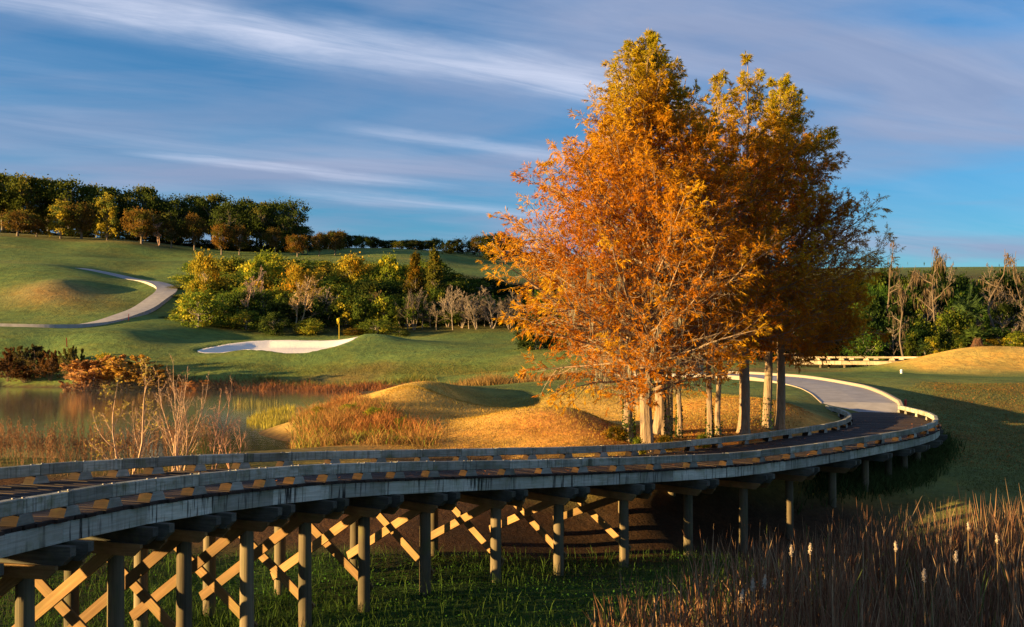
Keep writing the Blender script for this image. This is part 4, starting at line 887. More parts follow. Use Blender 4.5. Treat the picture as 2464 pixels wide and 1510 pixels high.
# thicket behind the cypresses and on the right
T2 = []
for row, D in enumerate((112, 120, 128, 138)):
    x = 1290+row*12
    while x < 2080:
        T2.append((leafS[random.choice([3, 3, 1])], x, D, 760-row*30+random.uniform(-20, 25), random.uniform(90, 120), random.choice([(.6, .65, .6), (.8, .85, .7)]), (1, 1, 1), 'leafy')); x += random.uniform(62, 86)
place_thicket(T2, 'the wood behind the cypresses', 'plants of the wood behind the cypresses', (116, 124, 133))
T3 = []
for row, D in enumerate((106, 110, 115, 121, 128, 136)):
    x = 2085+row*9
    while x < 2540:
        vt = (800, 760, 720, 690, 668, 655)[row]+random.uniform(-14, 18)
        if random.random() < 0.2: T3.append((bareP[random.choice([0, 1])], x, D, vt-20, 90, (1, 1, 1), (.45, .42, .38), 'bare'))
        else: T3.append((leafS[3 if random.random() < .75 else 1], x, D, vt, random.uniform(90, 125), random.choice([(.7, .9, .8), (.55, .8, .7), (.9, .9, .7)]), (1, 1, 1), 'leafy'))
        x += random.uniform(50, 74)
T3 += [(leafS[0], 2245, 104, 808, 60, (.9, .8, .6), Gb, 'leafy'), (leafS[0], 2445, 103, 798, 70, (1, .9, .6), Gb, 'leafy'), (leafS[1], 2300, 104, 815, 50, (.8, .8, .6), Gb, 'leafy'), (leafS[1], 2200, 105, 800, 60, (1, .9, .7), Gb, 'leafy'), (leafS[2], 2385, 104, 815, 40, (.6, .5, .4), Gb, 'leafy'),
       (leafS[3], 2200, 122, 655, 70, (1, 1, .8), Gb, 'leafy'), (leafS[3], 2258, 125, 622, 50, (.9, .9, .7), Gb, 'leafy')]
place_thicket(T3, 'the dark right-hand thicket', 'plants of the dark thicket on the right', (105.5, 108, 113, 118, 124, 132))

# ------------------------------------------------------------------ scattered growth
def scatter(poly, n, rng):
    poly = np.asarray(poly, float); lo, hi = poly.min(0), poly.max(0); out = []
    while sum(map(len, out)) < n:
        q = lo+(hi-lo)*rng.random((n*2, 2)); out.append(q[in_poly(q[:, 0], q[:, 1], poly)])
    q = np.concatenate(out)[:n]; return np.c_[q, H(q[:, 0], q[:, 1])]
def pxpoly(pts): return np.array([at(vx, 0, D)[:2] for vx, D in pts])
def stuff(name, d, label, cat, mat=None):
    o = link(name, mesh(name, d[0], d[1], d[2], False, mat or M_grass)); return tag(o, label, cat, None, 'stuff')
rg = np.random.default_rng(77)
# cattail marsh, right foreground
CT = np.array([(-2.6, 6.5), (-1.2, 10.5), (-0.4, 13.5), (1.0, 17.0), (3.6, 20.6), (6.2, 23.2), (9.5, 25.2), (13.0, 26.4), (19, 28), (22, 20), (20, 6.5)])
def cattails():
    b = scatter(CT, 7600, rg); b = b[fbm(b[:, 0], b[:, 1], 1.0, 6)+rg.normal(size=len(b))*0.35 > -0.75]; n = len(b); parts = []
    edge = smooth(0, 1.6, poly_dist(b[:, 0], b[:, 1], CT)); thin = rg.random(len(b)) < 0.3+0.7*edge; b = b[thin]; edge = edge[thin]; n = len(b)
    hgt = (1.45+0.85*rg.random(n)+0.25*fbm(b[:, 0], b[:, 1], 0.6, 8))*(0.8+0.2*edge); az = rg.random(n)*6.283
    tones = np.array([(0.17, 0.085, 0.045), (0.23, 0.135, 0.07), (0.12, 0.06, 0.036), (0.28, 0.19, 0.105), (0.21, 0.10, 0.05)])
    for k in range(6):
        a = az+k*1.9+rg.normal(size=n)*0.5; ln = rg.uniform(0.1, 0.75, n)*(0.5+0.1*k); hh = hgt*rg.uniform(0.62, 1.05, n)
        brk = rg.random(n) < 0.16; ln = np.where(brk, hh*rg.uniform(0.5, 1.0, n), ln); hh = np.where(brk, hh*rg.uniform(0.2, 0.6, n), hh)
        bb = b+np.stack([np.cos(a), np.sin(a), np.zeros(n)], 1)*0.05; bb[:, 2] -= 0.05
        c = tones[rg.integers(0, 5, n)]*rg.uniform(0.6, 1.3, (n, 1)); gr = (rg.random(n) < 0.05)[:, None]; c = np.where(gr, np.array([0.09, 0.12, 0.03]), c)
        parts.append(blades(bb, hh, rg.uniform(0.014, 0.026, n), np.stack([np.cos(a)*ln, np.sin(a)*ln], 1), rg, c, 5, c*1.15))
    m = scatter(CT, 14000, rg); nn = len(m); a = rg.random(nn)*6.283; ln = rg.uniform(0.2, 0.9, nn)     # fallen litter of old leaves
    m[:, 2] += rg.random(nn)*0.25
    parts.append(blades(m, rg.uniform(0.02, 0.5, nn), rg.uniform(0.012, 0.022, nn), np.stack([np.cos(a)*ln, np.sin(a)*ln], 1), rg, tones[rg.integers(0, 5, nn)]*rg.uniform(0.5, 1.1, (nn, 1)), 4))
    return join(parts)
d = cattails(); stuff('cattail_reeds', d, 'dense bed of dry brown cattail leaves filling the right foreground', 'reeds')
# fluffy seed heads standing out of the reeds
def seed_head(rng):
    K = 7; z = np.linspace(0, 1, K); P = np.stack([0.012*np.sin(z*5), 0*z, z*0.2], 1); R = np.array([.006, .02, .028, .024, .03, .02, .006])
    v, f = tubes(P[None], R[None], 7); n = 130; q = v[rng.integers(0, len(v), n)]+rng.normal(size=(n, 3))*0.008
    return join([(v, f, (0.42, 0.34, 0.25)), cards(q, rng.normal(size=(n, 3)), 0.035, 0.012, rng, np.array([0.46, 0.38, 0.29])*rng.uniform(.7, 1.2, (n, 1)))])
sh_me = tomesh('seed_head', seed_head(rg), M_grass)
stv, stf = tubes(np.array([[(0, 0, 0), (0.02, 0, .5), (0.0, 0.01, 1.0)]]), np.array([[.008, .007, .005]]), 5)
st_me = mesh('stalk', stv, stf, np.tile((0.26, 0.17, 0.08), (len(stv), 1)), False, M_grass)
SH = [(1905, 1330, 15.0), (1840, 1405, 13.6), (1810, 1412, 13.8), (1785, 1440, 13.2), (1950, 1325, 15.4), (2155, 1320, 16), (2300, 1345, 14.8), (2225, 1390, 13.4), (2400, 1300, 16.5), (2330, 1270, 18)]
for i, (vx, vy, D) in enumerate(SH):
    q = at(vx, vy, D); g = Hs(q[0], q[1]); e = empty('cattail', (q[0], q[1], g-0.05), 'pale fluffy cattail seed head above the brown reeds, %s from the left' % ORD[sorted(range(len(SH)), key=lambda j: SH[j][0]).index(i)], 'cattail', 'fluffy cattail heads')
    h = q[2]-g; link('stalk', st_me, e, scale=(1, 1, h)); link('seed_head', sh_me, e, scale=(.75, .75, .75), loc=(0, 0, h), rot=(random.uniform(-.2, .2), random.uniform(-.2, .2), random.random()*6))
# low green growth of the marsh floor below the bridge
MF = [(-14, 12), (-9, 9), (2, 9), (3, 15), (5, 20), (8.5, 24.5), (14, 29), (13, 33), (7, 29.5), (1, 27), (-4, 26), (-12, 26)]
def marsh():
    b = scatter(MF, 52000, rg); g = fbm(b[:, 0], b[:, 1], 0.5, 12)+0.5*fbm(b[:, 0], b[:, 1], 1.7, 13)
    dens = smooth(-0.75, 0.5, g+0.5*smooth(27, 22, b[:, 1]-0.35*np.maximum(b[:, 0], 0))); b = b[rg.random(len(b)) < dens]; n = len(b)
    b[:, 2] += rg.random(n)*0.13; D_ = nrm(np.stack([rg.normal(size=n), rg.normal(size=n), np.abs(rg.normal(size=n))*0.9], 1)); L_ = rg.uniform(0.03, 0.075, n)
    c = np.array([0.032, 0.085, 0.013])*rg.uniform(0.4, 1.5, (n, 1))*np.clip(0.8+0.5*fbm(b[:, 0], b[:, 1], 0.9, 17), .3, 1.4)[:, None]; leaf = cards(b, D_, L_, L_*0.6, rg, c)
    q = scatter(MF, 38000, rg); gg = fbm(q[:, 0], q[:, 1], 0.7, 14); q = q[gg+rg.normal(size=len(q))*0.3 > -0.1]; m = len(q); a = rg.random(m)*6.283; l2 = rg.uniform(.03, .22, m)
    bl = blades(q, rg.uniform(0.12, 0.5, m)*(0.6+0.5*rg.random(m)), rg.uniform(0.006, 0.012, m), np.stack([np.cos(a)*l2, np.sin(a)*l2], 1), rg, np.array([0.045, 0.10, 0.016])*rg.uniform(0.5, 1.4, (m, 1)), 4, np.array([0.08, 0.125, 0.025])*rg.uniform(0.6, 1.4, (m, 1)))
    return join([leaf, bl])
stuff('marsh_plants', marsh(), 'low green leafy ground cover and grass under the bridge', 'ground cover')
# short turf and straw on the sunlit bank
def turf(poly, n, h0, h1, c0, c1, w=0.008, seed=1, patchy=0.0, K=3, feather=1.2, clump=0.0):
    b = scatter(poly, n, rg); b = b[rg.random(len(b)) < smooth(0, feather, poly_dist(b[:, 0], b[:, 1], np.asarray(poly)))+0.04]
    if patchy: b = b[fbm(b[:, 0], b[:, 1], 0.8, seed)+rg.normal(size=len(b))*0.3 > patchy-0.9]
    m = len(b); a = rg.random(m)*6.283; h = rg.uniform(h0, h1, m); u = np.clip(rg.random(m)*0.5+0.5*(fbm(b[:, 0], b[:, 1], 0.5, seed+5)+0.5), 0, 1)[:, None]
    if clump: h = h*np.clip(1+clump*(fbm(b[:, 0], b[:, 1], 1.2, seed+9)+0.6*fbm(b[:, 0], b[:, 1], 3.0, seed+3)), 0.25, 1.9)
    l2 = h*rg.uniform(.2, 1.0, m)
    c = (np.array(c0)*(1-u)+np.array(c1)*u)*rg.uniform(.6, 1.35, (m, 1)); b[:, 2] -= 0.01
    return blades(b, h, rg.uniform(w*.7, w*1.4, m), np.stack([np.cos(a)*l2, np.sin(a)*l2], 1), rg, c*0.8, K, c)
BANK = pxpoly([(930, 34.5), (1500, 33.5), (1800, 36.5), (1960, 45), (1900, 50), (1650, 56), (1400, 60), (1050, 62), (920, 56), (860, 46)])
stuff('bank_grass', turf(BANK, 70000, 0.04, 0.10, (0.46, 0.27, 0.055), (0.32, 0.25, 0.05), 0.014, 21), 'short straw-coloured turf on the sunlit bank left of the cypresses', 'grass')
SPIT = pxpoly([(690, 38), (720, 36), (1060, 35), (1085, 38.5), (1000, 43), (930, 48), (860, 51), (720, 53), (690, 46)])
stuff('tall_dry_grass', join([turf(SPIT, 24000, 0.12, 0.55, (0.40, 0.16, 0.05), (0.33, 0.23, 0.075), 0.016, 31, 0.35, 4, 1.5, 0.9), turf(SPIT, 9000, 0.15, 0.5, (0.13, 0.17, 0.03), (0.26, 0.24, 0.045), 0.02, 41, 0.95, 4, 1.0, 0.8)]), 'tall rust-orange dry grass on the pond spit', 'grass')
for i, (vx, D, vt, wp, k, c) in enumerate([(845, 45, 988, 60, 0, (1.1, 1.1, .8)), (905, 43, 1010, 70, 0, (1, 1, .8)), (965, 41, 1030, 50, 0, (1, 1.1, .8)), (770, 46, 985, 40, 2, (.8, .8, .7))]):
    put_px(leafS[k], 'bank_shrub', ['yellow-green shrub highest on the rusty grass bank', 'broad yellow-green shrub in the middle of the rusty grass bank', 'green shrub lowest on the rusty grass bank beside the rail', 'small olive shrub nearest the pond on the rusty bank'][i], 'shrub', 'shrubs on the rusty grass bank', vx, D, vt, wp, c)
REED = pxpoly([(560, 66), (690, 62), (700, 70), (560, 76)])
def reeds(poly, n, h0, h1, c0, c1, zmin=WATER_Z-0.05, w=0.02):
    b = scatter(poly, n, rg); b[:, 2] = np.maximum(b[:, 2], zmin); m = len(b); a = rg.random(m)*6.28; l2 = rg.uniform(0, .15, m); u = rg.random((m, 1))
    return blades(b, rg.uniform(h0, h1, m), w, np.stack([np.cos(a)*l2, np.sin(a)*l2], 1), rg, np.array(c0)*(1-u)+np.array(c1)*u, 3)
stuff('water_reeds', reeds(REED, 420, 0.2, 0.7, (0.13, 0.13, 0.035), (0.26, 0.21, 0.06)), 'thin yellow-green reeds standing in the pond shallows', 'reeds')
stuff('spit_reeds', reeds(pxpoly([(590, 52), (640, 48), (710, 52), (710, 57), (610, 57)]), 1800, 0.12, 0.4, (0.22, 0.21, 0.03), (0.38, 0.30, 0.05)), 'yellow-green grass tuft at the tip of the spit', 'grass')
SHORE = pxpoly([(330, 102), (420, 100), (520, 97), (700, 94), (950, 88), (1010, 86), (1050, 89), (900, 98), (700, 103), (500, 105), (340, 107)])
stuff('dead_bracken', join([turf(SHORE, 15000, 0.15, 0.75, (0.13, 0.05, 0.022), (0.30, 0.115, 0.04), 0.05, 51, 0.4, 3, 2.5, 0.9), turf(pxpoly([(560, 102), (1050, 95), (1060, 100), (560, 107)]), 6000, 0.15, 0.6, (0.12, 0.14, 0.03), (0.26, 0.20, 0.055), 0.04, 53, 0.4, 3, 2.0, 0.9)]), 'rust-red dead ferns along the far pond shore', 'ferns')
stuff('channel_grass', turf(pxpoly([(1050, 78), (1400, 76), (1560, 78), (1550, 82), (1050, 85)]), 9000, 0.2, 0.75, (0.20, 0.14, 0.045), (0.30, 0.17, 0.06), 0.03, 61, 0.4, 3, 1.5, 0.9), 'strip of tall tan grass along the ditch behind the swale', 'grass')
# far-shore brush at the left
for i, (vx, D, vt, wp, k, c, w, dsc) in enumerate([(20, 110, 838, 110, 0, (.6, .5, .4), (.55, .42, .35), 'dark brown leafless brush at the left edge of the far shore'), (75, 110, 830, 100, 2, (.6, .6, .5), (.55, .42, .35), 'dark twiggy brush, second clump on the far shore'), (120, 108, 845, 90, 0, (.7, .6, .4), (.6, .45, .38), 'brown brush clump left of the leafy willow bush'), (178, 106, 835, 70, 2, (.8, .9, .6), (.6, .5, .4), 'olive pointed bush on the far shore'), (232, 101, 856, 150, 1, (1.2, 1.05, .9), (1.8, 1.4, 1.1), 'large pinkish-tan willow bush overhanging the pond'), (300, 100, 856, 140, 1, (1.2, 1.2, .6), (1.6, 1.2, .9), 'golden willow bush beside the pinkish one'), (365, 100, 878, 120, 1, (1.2, 1.2, .7), (1.2, .9, .7), 'smaller golden bush right of the willow'), (205, 98, 900, 110, 0, (1.4, 1.1, .9), (1.9, 1.5, 1.2), 'pale dead branches hanging over the water'), (400, 100, 900, 80, 1, (1, .9, .6), (1, .8, .6), 'rusty bush above the dead ferns'), (470, 99, 915, 80, 1, (1, .7, .5), (1, .7, .5), 'low red-brown bush on the shore'), (60, 108, 880, 120, 0, (.6, .5, .4), (.6, .5, .4), 'low brown brush at the water edge, far left')]):
    put_px(brush[k], 'shore_bush', dsc, 'bush', 'bushes on the far pond shore', vx, D, vt, wp, c, w)
leaf_b = put_px(leafS[2], 'shore_bush', 'yellow-leaved bush between the olive bush and the willow', 'bush', 'bushes on the far pond shore', 255, 105, 850, 70, (1.0, 1, .7))
# leafless saplings on the berm, in front of the pond
sapM = [Proto('sapling_%d' % i, *bare_tree(181+i, 4.2, 0.5, 0.042, 9, 6, 5, 0.0045, mu, 1 if i == 0 else 0, (0.36, 0.28, 0.06), 0.10, (0.4, 0.85), low=0.15), M_twig, 'leaves', 'branches') for i, mu in enumerate((2, 4, 2, 3))]
for i, (vx, D, vt, wp, k, dsc) in enumerate([(300, 29.5, 862, 230, 0, 'forked leafless sapling left of the others, in front of the pond'), (412, 29.8, 852, 190, 1, 'multi-stemmed leafless sapling in the middle, in front of the pond'), (435, 30.5, 885, 150, 3, 'fine twiggy sapling right behind the multi-stemmed one'), (505, 30.2, 905, 150, 2, 'leaning reddish sapling at the right of the pond saplings'), (560, 31, 960, 120, 3, 'short red-twigged sapling, rightmost before the open water'), (350, 31, 960, 120, 2, 'small bare sapling between the forked and multi-stemmed ones')]):
    put_px(sapM[k], 'sapling', dsc, 'sapling', 'bare saplings by the pond', vx, D, vt, wp, wcol=(1.25, .95, .72) if i not in (3, 4) else (1.2, .75, .55))
def weeds():
    b = scatter([(-17.5, 30.5), (-10.2, 30.0), (-9.0, 32.5), (-10.5, 34.2), (-18.5, 34.5)], 560, rg); n = len(b); K = 6; h = rg.uniform(0.6, 1.3, n)
    d = nrm(np.stack([rg.normal(size=n)*.15, rg.normal(size=n)*.15, np.ones(n)], 1)); P = np.empty((n, K, 3)); P[:, 0] = b
    for k in range(1, K): d = nrm(d+rg.normal(size=(n, 3))*0.06); P[:, k] = P[:, k-1]+d*(h/(K-1))[:, None]
    c = np.array([0.27, 0.16, 0.085]); parts = []; v, f = tubes(P, taper(n, K, 0.006, 0.003), 3); parts.append((v, f, c))
    Q, l, _, _ = sprout(P, h, 8, 0.3, 1, 0.25, 0.6, lambda t: 0.32*(1.15-t), 3, 0.3, 0.25, rg); v, f = tubes(Q, taper(len(Q), 3, 0.004, 0.002), 3); parts.append((v, f, c*1.1))
    C_, D_, _, _ = along(Q, 7, rg); L_ = rg.uniform(.02, .06, len(C_)); parts.append(cards(C_, nrm(D_+rg.normal(size=D_.shape)*.7), L_, L_*.5, rg, np.array([.30, .16, .08])*rg.uniform(.6, 1.3, (len(C_), 1))))
    return join(parts)
stuff('dry_weeds', weeds(), 'dense stand of dry brown weeds at the left behind the far rail', 'weeds')
# brush round the feet of the cypresses and under the far end of the bridge
UB = [(1480, 35.5, 1045, 60), (1535, 33, 1050, 40), (1600, 34.5, 1075, 50), (1690, 35.5, 1070, 40)]
for i, (vx, D, vt, wp) in enumerate(UB):
    put_px(leafS[1], 'low_shrub', ['reddish-green low shrub left of the ivy-wrapped trunk', 'small green shrub at the foot of the pale cypress', 'low shrub behind the rail right of the pale cypress', 'low green shrub at the foot of the slim rust-barked cypress'][i], 'shrub', 'low shrubs at the cypress feet', vx, D, vt, wp, (1.4, .8, .5) if i in (0, 2) else (1.2, 1.1, .7))
stuff('bank_plants', turf(pxpoly([(1900, 33.5), (2250, 38), (2330, 44), (2280, 48), (2100, 43), (1950, 38)]), 16000, 0.15, 0.6, (0.05, 0.08, 0.025), (0.09, 0.12, 0.035), 0.03, 71, 0.2, 3), 'dark leafy plants on the bank under the far end of the bridge', 'plants')
# fallen leaves: cypress litter on the grass and on the deck
def litter(pts, rng, smin=0.05, smax=0.11):
    n = len(pts); D_ = nrm(np.stack([rng.normal(size=n), rng.normal(size=n), rng.normal(size=n)*0.25], 1)); L_ = rng.uniform(smin, smax, n); p = pts.copy(); p[:, 2] += 0.015
    return cards(p, D_, L_, L_*0.45, rng, np.array([0.42, 0.15, 0.04])*rng.uniform(.5, 1.4, (n, 1)), flat=0.85)
stuff('fallen_leaves', litter(np.concatenate([scatter(pxpoly([(1440, 34), (1800, 36), (1960, 45), (1900, 50), (1700, 48), (1450, 41)]), 9000, rg), scatter(pxpoly([(2230, 42), (2560, 40), (2560, 66), (2250, 66)]), 9000, rg)]), rg), 'scattered rust-brown fallen leaves on the grass around the cypresses and right slope', 'leaves')
dk = []
for _ in range(520):
    s_ = random.uniform(6, SMAX-0.3); o_ = random.uniform(0.1, BW-0.1); dk.append(bpt(s_, o_, 0.004))
stuff('deck_leaves', litter(np.array(dk), rg, 0.04, 0.10), 'rust-coloured fallen leaves lying on the dark deck planks', 'leaves')
# right slope and tee turf
stuff('slope_grass', turf(pxpoly([(2210, 46), (2300, 37), (2560, 36), (2560, 66), (2200, 66), (2130, 56)]), 42000, 0.03, 0.09, (0.10, 0.11, 0.03), (0.19, 0.13, 0.045), 0.016, 81), 'short mottled turf on the slope right of the bridge', 'grass')
stuff('bunker_bank_grass', turf(pxpoly([(420, 108), (1280, 98), (1290, 106), (900, 110), (660, 111), (470, 113)]), 42000, 0.05, 0.16, (0.10, 0.13, 0.035), (0.20, 0.17, 0.05), 0.03, 91, 0.15, 3, 5.0), 'rough grass on the bank below the bunker', 'grass')

# ------------------------------------------------------------------ small things
M_red = mat_plain('red_stake_paint', (0.62, 0.05, 0.03), 0.6, 0.3, 0.3)
M_white = mat_plain('white_paint', (0.75, 0.73, 0.68), 0.5, 0.4, 0.2)
M_yel = mat_plain('yellow_flag_cloth', (0.70, 0.52, 0.03), 0.8, 0.2, 0.2)
M_grnbox = mat_plain('green_cabinet_paint', (0.035, 0.09, 0.05), 0.5, 0.4, 0.2)
def stake(vx, vy, D, h, lab):
    p = at(vx, vy, D); g = Hs(p[0], p[1]); v, f = prism([(-.022, 0), (.022, 0), (.022, .92), (0, 1.0), (-.022, .92)], 0.044)
    o = link('marker_stake', mesh('marker_stake', v*np.array([2.0, 2.0, h]), f, None, False, M_red), loc=(p[0], p[1], g-0.03), rot=(0, random.uniform(-.06, .06), .3)); tag(o, lab, 'stake', 'red marker stakes')
stake(309, 775, 136, 1.0, 'thin red stake beside the hill path'); stake(161, 832, 117, 1.1, 'thin red stake above the brown shore brush'); stake(2178, 975, 53, 0.75, 'red stake beside the right end of the bridge rail')
def flag():
    x, y = at(816, 818, 127)[:2]; g = Hs(x, y); e = empty('golf_flag', (x, y, g), 'yellow flag hanging limp on a yellow pole behind the bunker', 'flag')
    v, f = tubes(np.array([[(0, 0, 0), (0, 0, 1.4), (0, 0, 2.75)]]), np.array([[.03, .03, .025]]), 8); link('pole', mesh('pole', v, f, None, True, M_yel), e)
    u, w = np.meshgrid(np.linspace(0, 1, 7), np.linspace(0, 1, 6)); X_ = -0.32*u*(1-.35*w); Y_ = 0.06*np.sin(u*9+w*2); Z_ = 2.72-0.62*w-0.30*u*(0.4+w*.3)
    id_ = np.arange(42).reshape(6, 7); F_ = np.stack([id_[:-1, :-1], id_[:-1, 1:], id_[1:, 1:], id_[1:, :-1]], -1).reshape(-1, 4)
    ob = link('cloth', mesh('cloth', np.stack([X_, Y_, Z_], -1).reshape(-1, 3), F_, None, True, M_yel), e); ob.modifiers.new('t', 'SOLIDIFY').thickness = 0.012
flag()
def lathe(name, prof, mat, n=12):
    K = len(prof); a = np.arange(n)/n*2*np.pi; V = np.array([[(r*math.cos(t), r*math.sin(t), z) for t in a] for r, z in prof]).reshape(-1, 3); i = np.arange(K*n).reshape(K, n)
    return mesh(name, V, [np.stack([i[:-1], np.roll(i[:-1], -1, 1), np.roll(i[1:], -1, 1), i[1:]], -1).reshape(-1, 4), np.array([list(i[-1])])], None, True, mat)
p = at(2169, 905, 74); tm = link('tee_marker', lathe('tee_marker', [(.085, 0), (.09, .06), (.085, .16), (.10, .20), (.09, .27), (.05, .31)], M_white), loc=(p[0], p[1], Hs(p[0], p[1])-0.01)); tag(tm, 'small white tee marker standing on the right-hand tee', 'tee marker')
p = at(733, 612, 224); e = empty('utility_cabinet', (p[0], p[1], Hs(p[0], p[1])), 'small dark green utility cabinet on the far lawn', 'cabinet')
link('body', beveled_box('body', 1.3, 0.9, 1.2, 0.05, M_grnbox), e, loc=(0, 0, 0.6)); link('lid', beveled_box('lid', 1.4, 1.0, 0.12, 0.03, M_grnbox), e, loc=(0, 0, 1.265))
# stone pillar by the path
def mat_stone():
    m, w = new_mat('pale_stone'); oi = w.n('ShaderNodeObjectInfo'); tc = w.n('ShaderNodeTexCoord'); n = w.noise(tc.outputs['Object'], 9, 5)
    c = w.mix(oi.outputs['Random'], (0.34, 0.27, 0.19, 1), (0.52, 0.45, 0.35, 1)); c = w.mix(w.math('MULTIPLY', n, .5), c, (0.22, 0.18, 0.13, 1)); finish(w, pbsdf(w, c, 0.9, n, .6, .02)); return m
M_stone = mat_stone()
p = at(1672, 905, 77.5); e = empty('stone_pillar', (p[0], p[1], Hs(p[0], p[1])-0.05), 'squat pale stone pillar beside the cart path behind the cypresses', 'pillar', None, 0.35)
link('core', beveled_box('core', 0.82, 0.82, 1.0, 0.01, M_kerb), e, loc=(0, 0, 0.5))
sb_ = beveled_box('stone', 1, 1, 1, 0.08, M_stone)
for r_ in range(5):
    for fx in range(4):
        for c_ in range(2):
            wd = 0.36+0.12*((r_+c_) % 2); o_ = (-0.24 if c_ == 0 else 0.24)+(0.06 if r_ % 2 else -0.06)*(1 if c_ == 0 else 1)
            an = fx*math.pi/2; q = Vector((o_, -0.42, 0.1+r_*0.2)); q.rotate(Matrix.Rotation(an, 3, 'Z')); link('stone', sb_, e, loc=q, rot=(0, 0, an), scale=(wd*0.95, 0.10, 0.185))
link('capstone', beveled_box('capstone', 1.08, 1.08, 0.13, 0.03, M_stone), e, loc=(0, 0, 1.07))
# second boardwalk far behind the tee
fa = at(1900, 866, 105); fb = at(2250, 864, 96); L_ = float(np.linalg.norm((fb-fa)[:2])); fd = nrm(np.r_[(fb-fa)[:2], 0]); zt = CZ+(YH-868)*99/FPX
fbz = Hs(*((fa+fb)/2)[:2]); fbr = empty('far_boardwalk', ((fa+fb)[0]/2, (fa+fb)[1]/2, zt), 'sunlit timber boardwalk beyond the tee, in front of the dark right-hand thicket', 'bridge', None, math.atan2(fd[1], fd[0]))
M_far = mat_wood('sunny_boardwalk_timber', (0.28, 0.22, 0.14), (0.44, 0.36, 0.25), (0.2, 0.15, 0.1), streak=0.7)
fr = beveled_box('rail_timber', 2.4, .14, .17, .01, M_far); fs = beveled_box('stringer', 2.4, .09, .36, .01, M_far); fbv, fbf = prism([(-.3, 0), (.3, 0), (.18, .2), (-.18, .2)], .24); fblk = mesh('rail_block', fbv, fbf, None, False, M_far); fpl = beveled_box('plank', .235, 2.9, .05, .004, M_deck); fpile = lathe('pile', [(.13, -2.2), (.13, 0)], M_pile)
nseg = int(L_/2.42); x0 = -nseg*1.21
for k in range(nseg):
    xc = x0+k*2.42+1.21
    for yy in (-1.3, 1.3):
        link('rail_timber', fr, fbr, loc=(xc, yy, .29)); link('rail_block', fblk, fbr, loc=(xc-1.2, yy, 0.002)); link('stringer', fs, fbr, loc=(xc, yy*1.02, -.232))
        link('pile', fpile, fbr, loc=(xc-1.0, yy*.8, -.42))
    for j in range(10): link('plank', fpl, fbr, loc=(xc-1.21+.121+j*.242, 0, -.026))
# unseen oaks added left of view to shade the front of the reeds
for i, (x, y, h, r_) in enumerate([(-30, -7, 7.5, 4.2), (-31, -1, 7.0, 4.0)]):
    (oakA, oakC, oakB)[i].put('oak_tree', 'unseen oak added left of view to shade the reeds, %s from the camera side' % ORD[i], 'oak tree', 'oaks added out of view for shade', (x, y, Hs(x, y)-.2), h, r_)
# vine-draped snags, palms and a heap of dead fronds at the edge of the right-hand thicket
def snag(seed, ht, n1, spread, vines):
    rng = np.random.default_rng(seed); K = 9; z = np.linspace(0, 1, K); T = np.stack([0.5*np.sin(z*5+seed)+.3*z*np.sin(z*11), 0.4*np.cos(z*4+seed)-.4, z*ht], 1)[None]
    v, f = tubes(T, taper(1, K, .10, .015), 7); parts = [(v, f, (1, 1, 1))]
    P, l, _, _ = sprout(T, np.array([ht]), n1, 0.3, 1, 0.4, 0.9, lambda t: spread*(1.2-t), 6, 0.35, 0.55, rng); v, f = tubes(P, taper(len(P), 6, .065, .018), 5); parts.append((v, f, (1, 1, 1)))
    Q, _, _, _ = sprout(P, l, 8, 0.2, 1, 0.4, 1.0, lambda t: 0.42*(1.1-t*.5), 4, 0.1, 0.5, rng); v, f = tubes(Q, taper(len(Q), 4, .022, .008), 3); parts.append((v, f, (1, 1, 1)))
    V_, F_, C_ = moss_strands(np.concatenate([P, Q[::3, [0, 1, 1, 2, 2, 3]]]), max(1, vines//3), rng, 0.4, 1.6, (0.20, 0.14, 0.08)); V2 = V_.reshape(-1, 4, 3); c = V2.mean(1, keepdims=True); V2 = c+(V2-c)*np.array([1.3, 1.3, .8])+rng.normal(size=(len(V2), 1, 3))*.13
    return join(parts), (V2.reshape(-1, 3), np.arange(len(V_)).reshape(-1, 4), C_)
for i, (vx, D, vt, wp, a_, lab) in enumerate([(2172, 103, 640, 90, (301, 8, 7, .30, 5), 'pale forked dead tree hung with tan vines at the right thicket edge'), (2268, 112, 592, 150, (302, 10, 9, .36, 6), 'tall snag smothered in tan vines against the sky, right thicket'), (2150, 118, 578, 80, (303, 10, 8, .2, 2), 'tall thin leafless tree beside the rightmost cypress crown'), (2412, 112, 600, 90, (304, 10, 5, .3, 3), 'broken bare snag near the right edge of the thicket'), (2452, 114, 604, 60, (305, 10, 5, .25, 3), 'vine-clad broken trunk at the far right edge')]):
    pr_ = Proto('snag_%d' % i, *snag(*a_), M_twig, 'vines', 'branches'); put_px(pr_, 'dead_tree', lab, 'dead tree', 'dead trees of the right thicket', vx, D, vt, wp, (1, 1, 1), (.34, .30, .25))
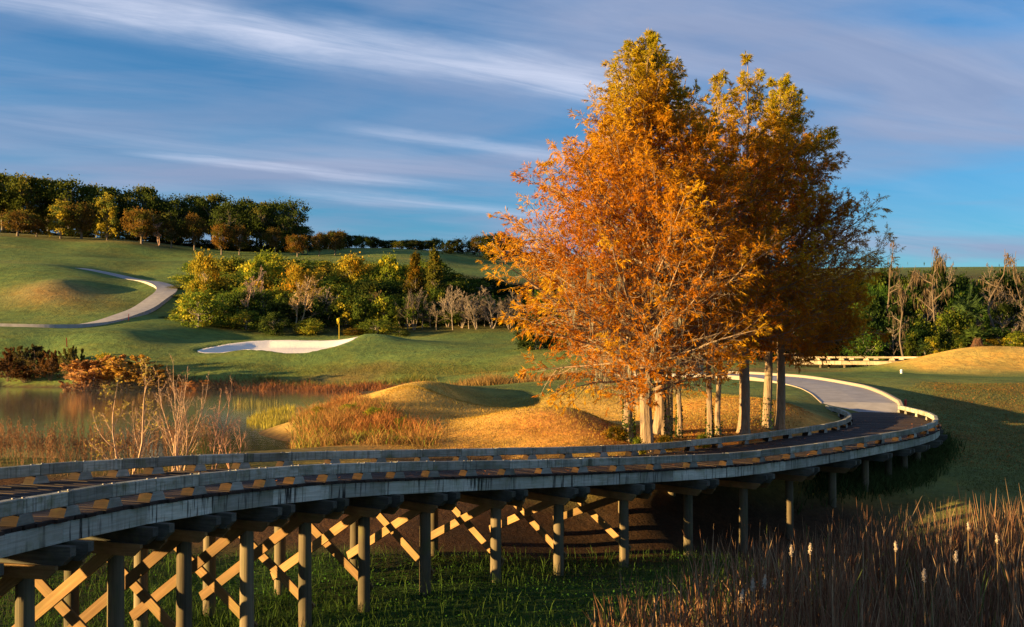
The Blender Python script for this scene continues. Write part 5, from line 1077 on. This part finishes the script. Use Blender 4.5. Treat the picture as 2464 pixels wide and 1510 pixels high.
def palm(seed, n=26):
    rng = np.random.default_rng(seed); v, f = tubes(np.array([[(0, 0, 0), (.05, 0, .7), (0, 0, 1.5)]]), np.array([[.2, .17, .15]]), 8); leaf = []
    for k in range(n):
        az, el = rng.random()*6.283, rng.uniform(-.5, 1.3); d = np.array([math.cos(az)*math.cos(el), math.sin(az)*math.cos(el), math.sin(el)]); c = np.array([0, 0, 1.5])+d*rng.uniform(.7, 1.1); s_ = nrm(np.cross(d, [0, 0, 1.])); m = 16; an = np.linspace(-1.5, 1.5, m)
        D_ = np.cos(an)[:, None]*d+np.sin(an)[:, None]*s_; L_ = 0.85*(0.75+.25*np.cos(an)); leaf.append(cards(c+D_*L_[:, None]/2, D_, L_, .075, rng, np.array([.06, .10, .03])*rng.uniform(.6, 1.5, (m, 1)), bend=.2))
        leaf.append(cards((np.array([0, 0, 1.5])+c)[None]/2, d[None], np.linalg.norm(c-np.array([0, 0, 1.5])), .03, rng, np.array([.09, .10, .03])))
    L = join(leaf); return (v, f, np.ones((len(v), 3))), (L[0], np.concatenate(L[1]), L[2])
palmP = Proto('palm', *palm(5), M_bark_o, 'fronds')
put_px(palmP, 'palm', 'small fan palm above the heap of dead fronds, right thicket', 'palm', 'fan palms of the right thicket', 2346, 103.5, 780, 74, (1.3, 1.2, .8))
put_px(palmP, 'palm', 'dark fan palm high in the right thicket', 'palm', 'fan palms of the right thicket', 2325, 110, 690, 90)
put_px(palmP, 'palm', 'low fan palm at the foot of the right thicket, left of the mound crest', 'palm', 'fan palms of the right thicket', 2225, 104, 815, 60)
def frond_heap(rng):
    n = 700; a = rng.random(n)*6.283; t = rng.random(n)**.7; r = 1.0*(1-t*.65)*rng.uniform(.75, 1.0, n); C_ = np.stack([np.cos(a)*r, np.sin(a)*r, 1.7*t], 1); D_ = nrm(np.stack([np.cos(a)*.45, np.sin(a)*.45, -np.ones(n)], 1)+rng.normal(size=(n, 3))*.2)
    return cards(C_, D_, rng.uniform(.3, .8, n), .04, rng, np.array([.30, .17, .10])*rng.uniform(.5, 1.3, (n, 1)))
p = at(2352, 843, 101.5); o = link('frond_heap', tomesh('frond_heap', frond_heap(rg), M_leaf), loc=(p[0], p[1], Hs(p[0], p[1])-.05)); tag(o, 'reddish-brown heap of hanging dead palm fronds on the right mound crest', 'dead fronds')
# thin morning mist lying on the pond
def mist():
    m, w = new_mat('pond_mist'); v = w.n('ShaderNodeVolumePrincipled'); v.inputs['Color'].default_value = (.95, .93, .9, 1); v.inputs['Density'].default_value = 0.0006; v.inputs['Anisotropy'].default_value = 0.2
    o = w.n('ShaderNodeOutputMaterial'); w.l(v.outputs[0], o.inputs[1])
    bv_, bf_ = box_vf(54, 62, 1.1, (-35, 69, WATER_Z+0.58)); tag(link('mist', mesh('mist', bv_, bf_, None, False, m)), 'thin pale mist lying over the pond water', 'mist', None, 'stuff')
mist()
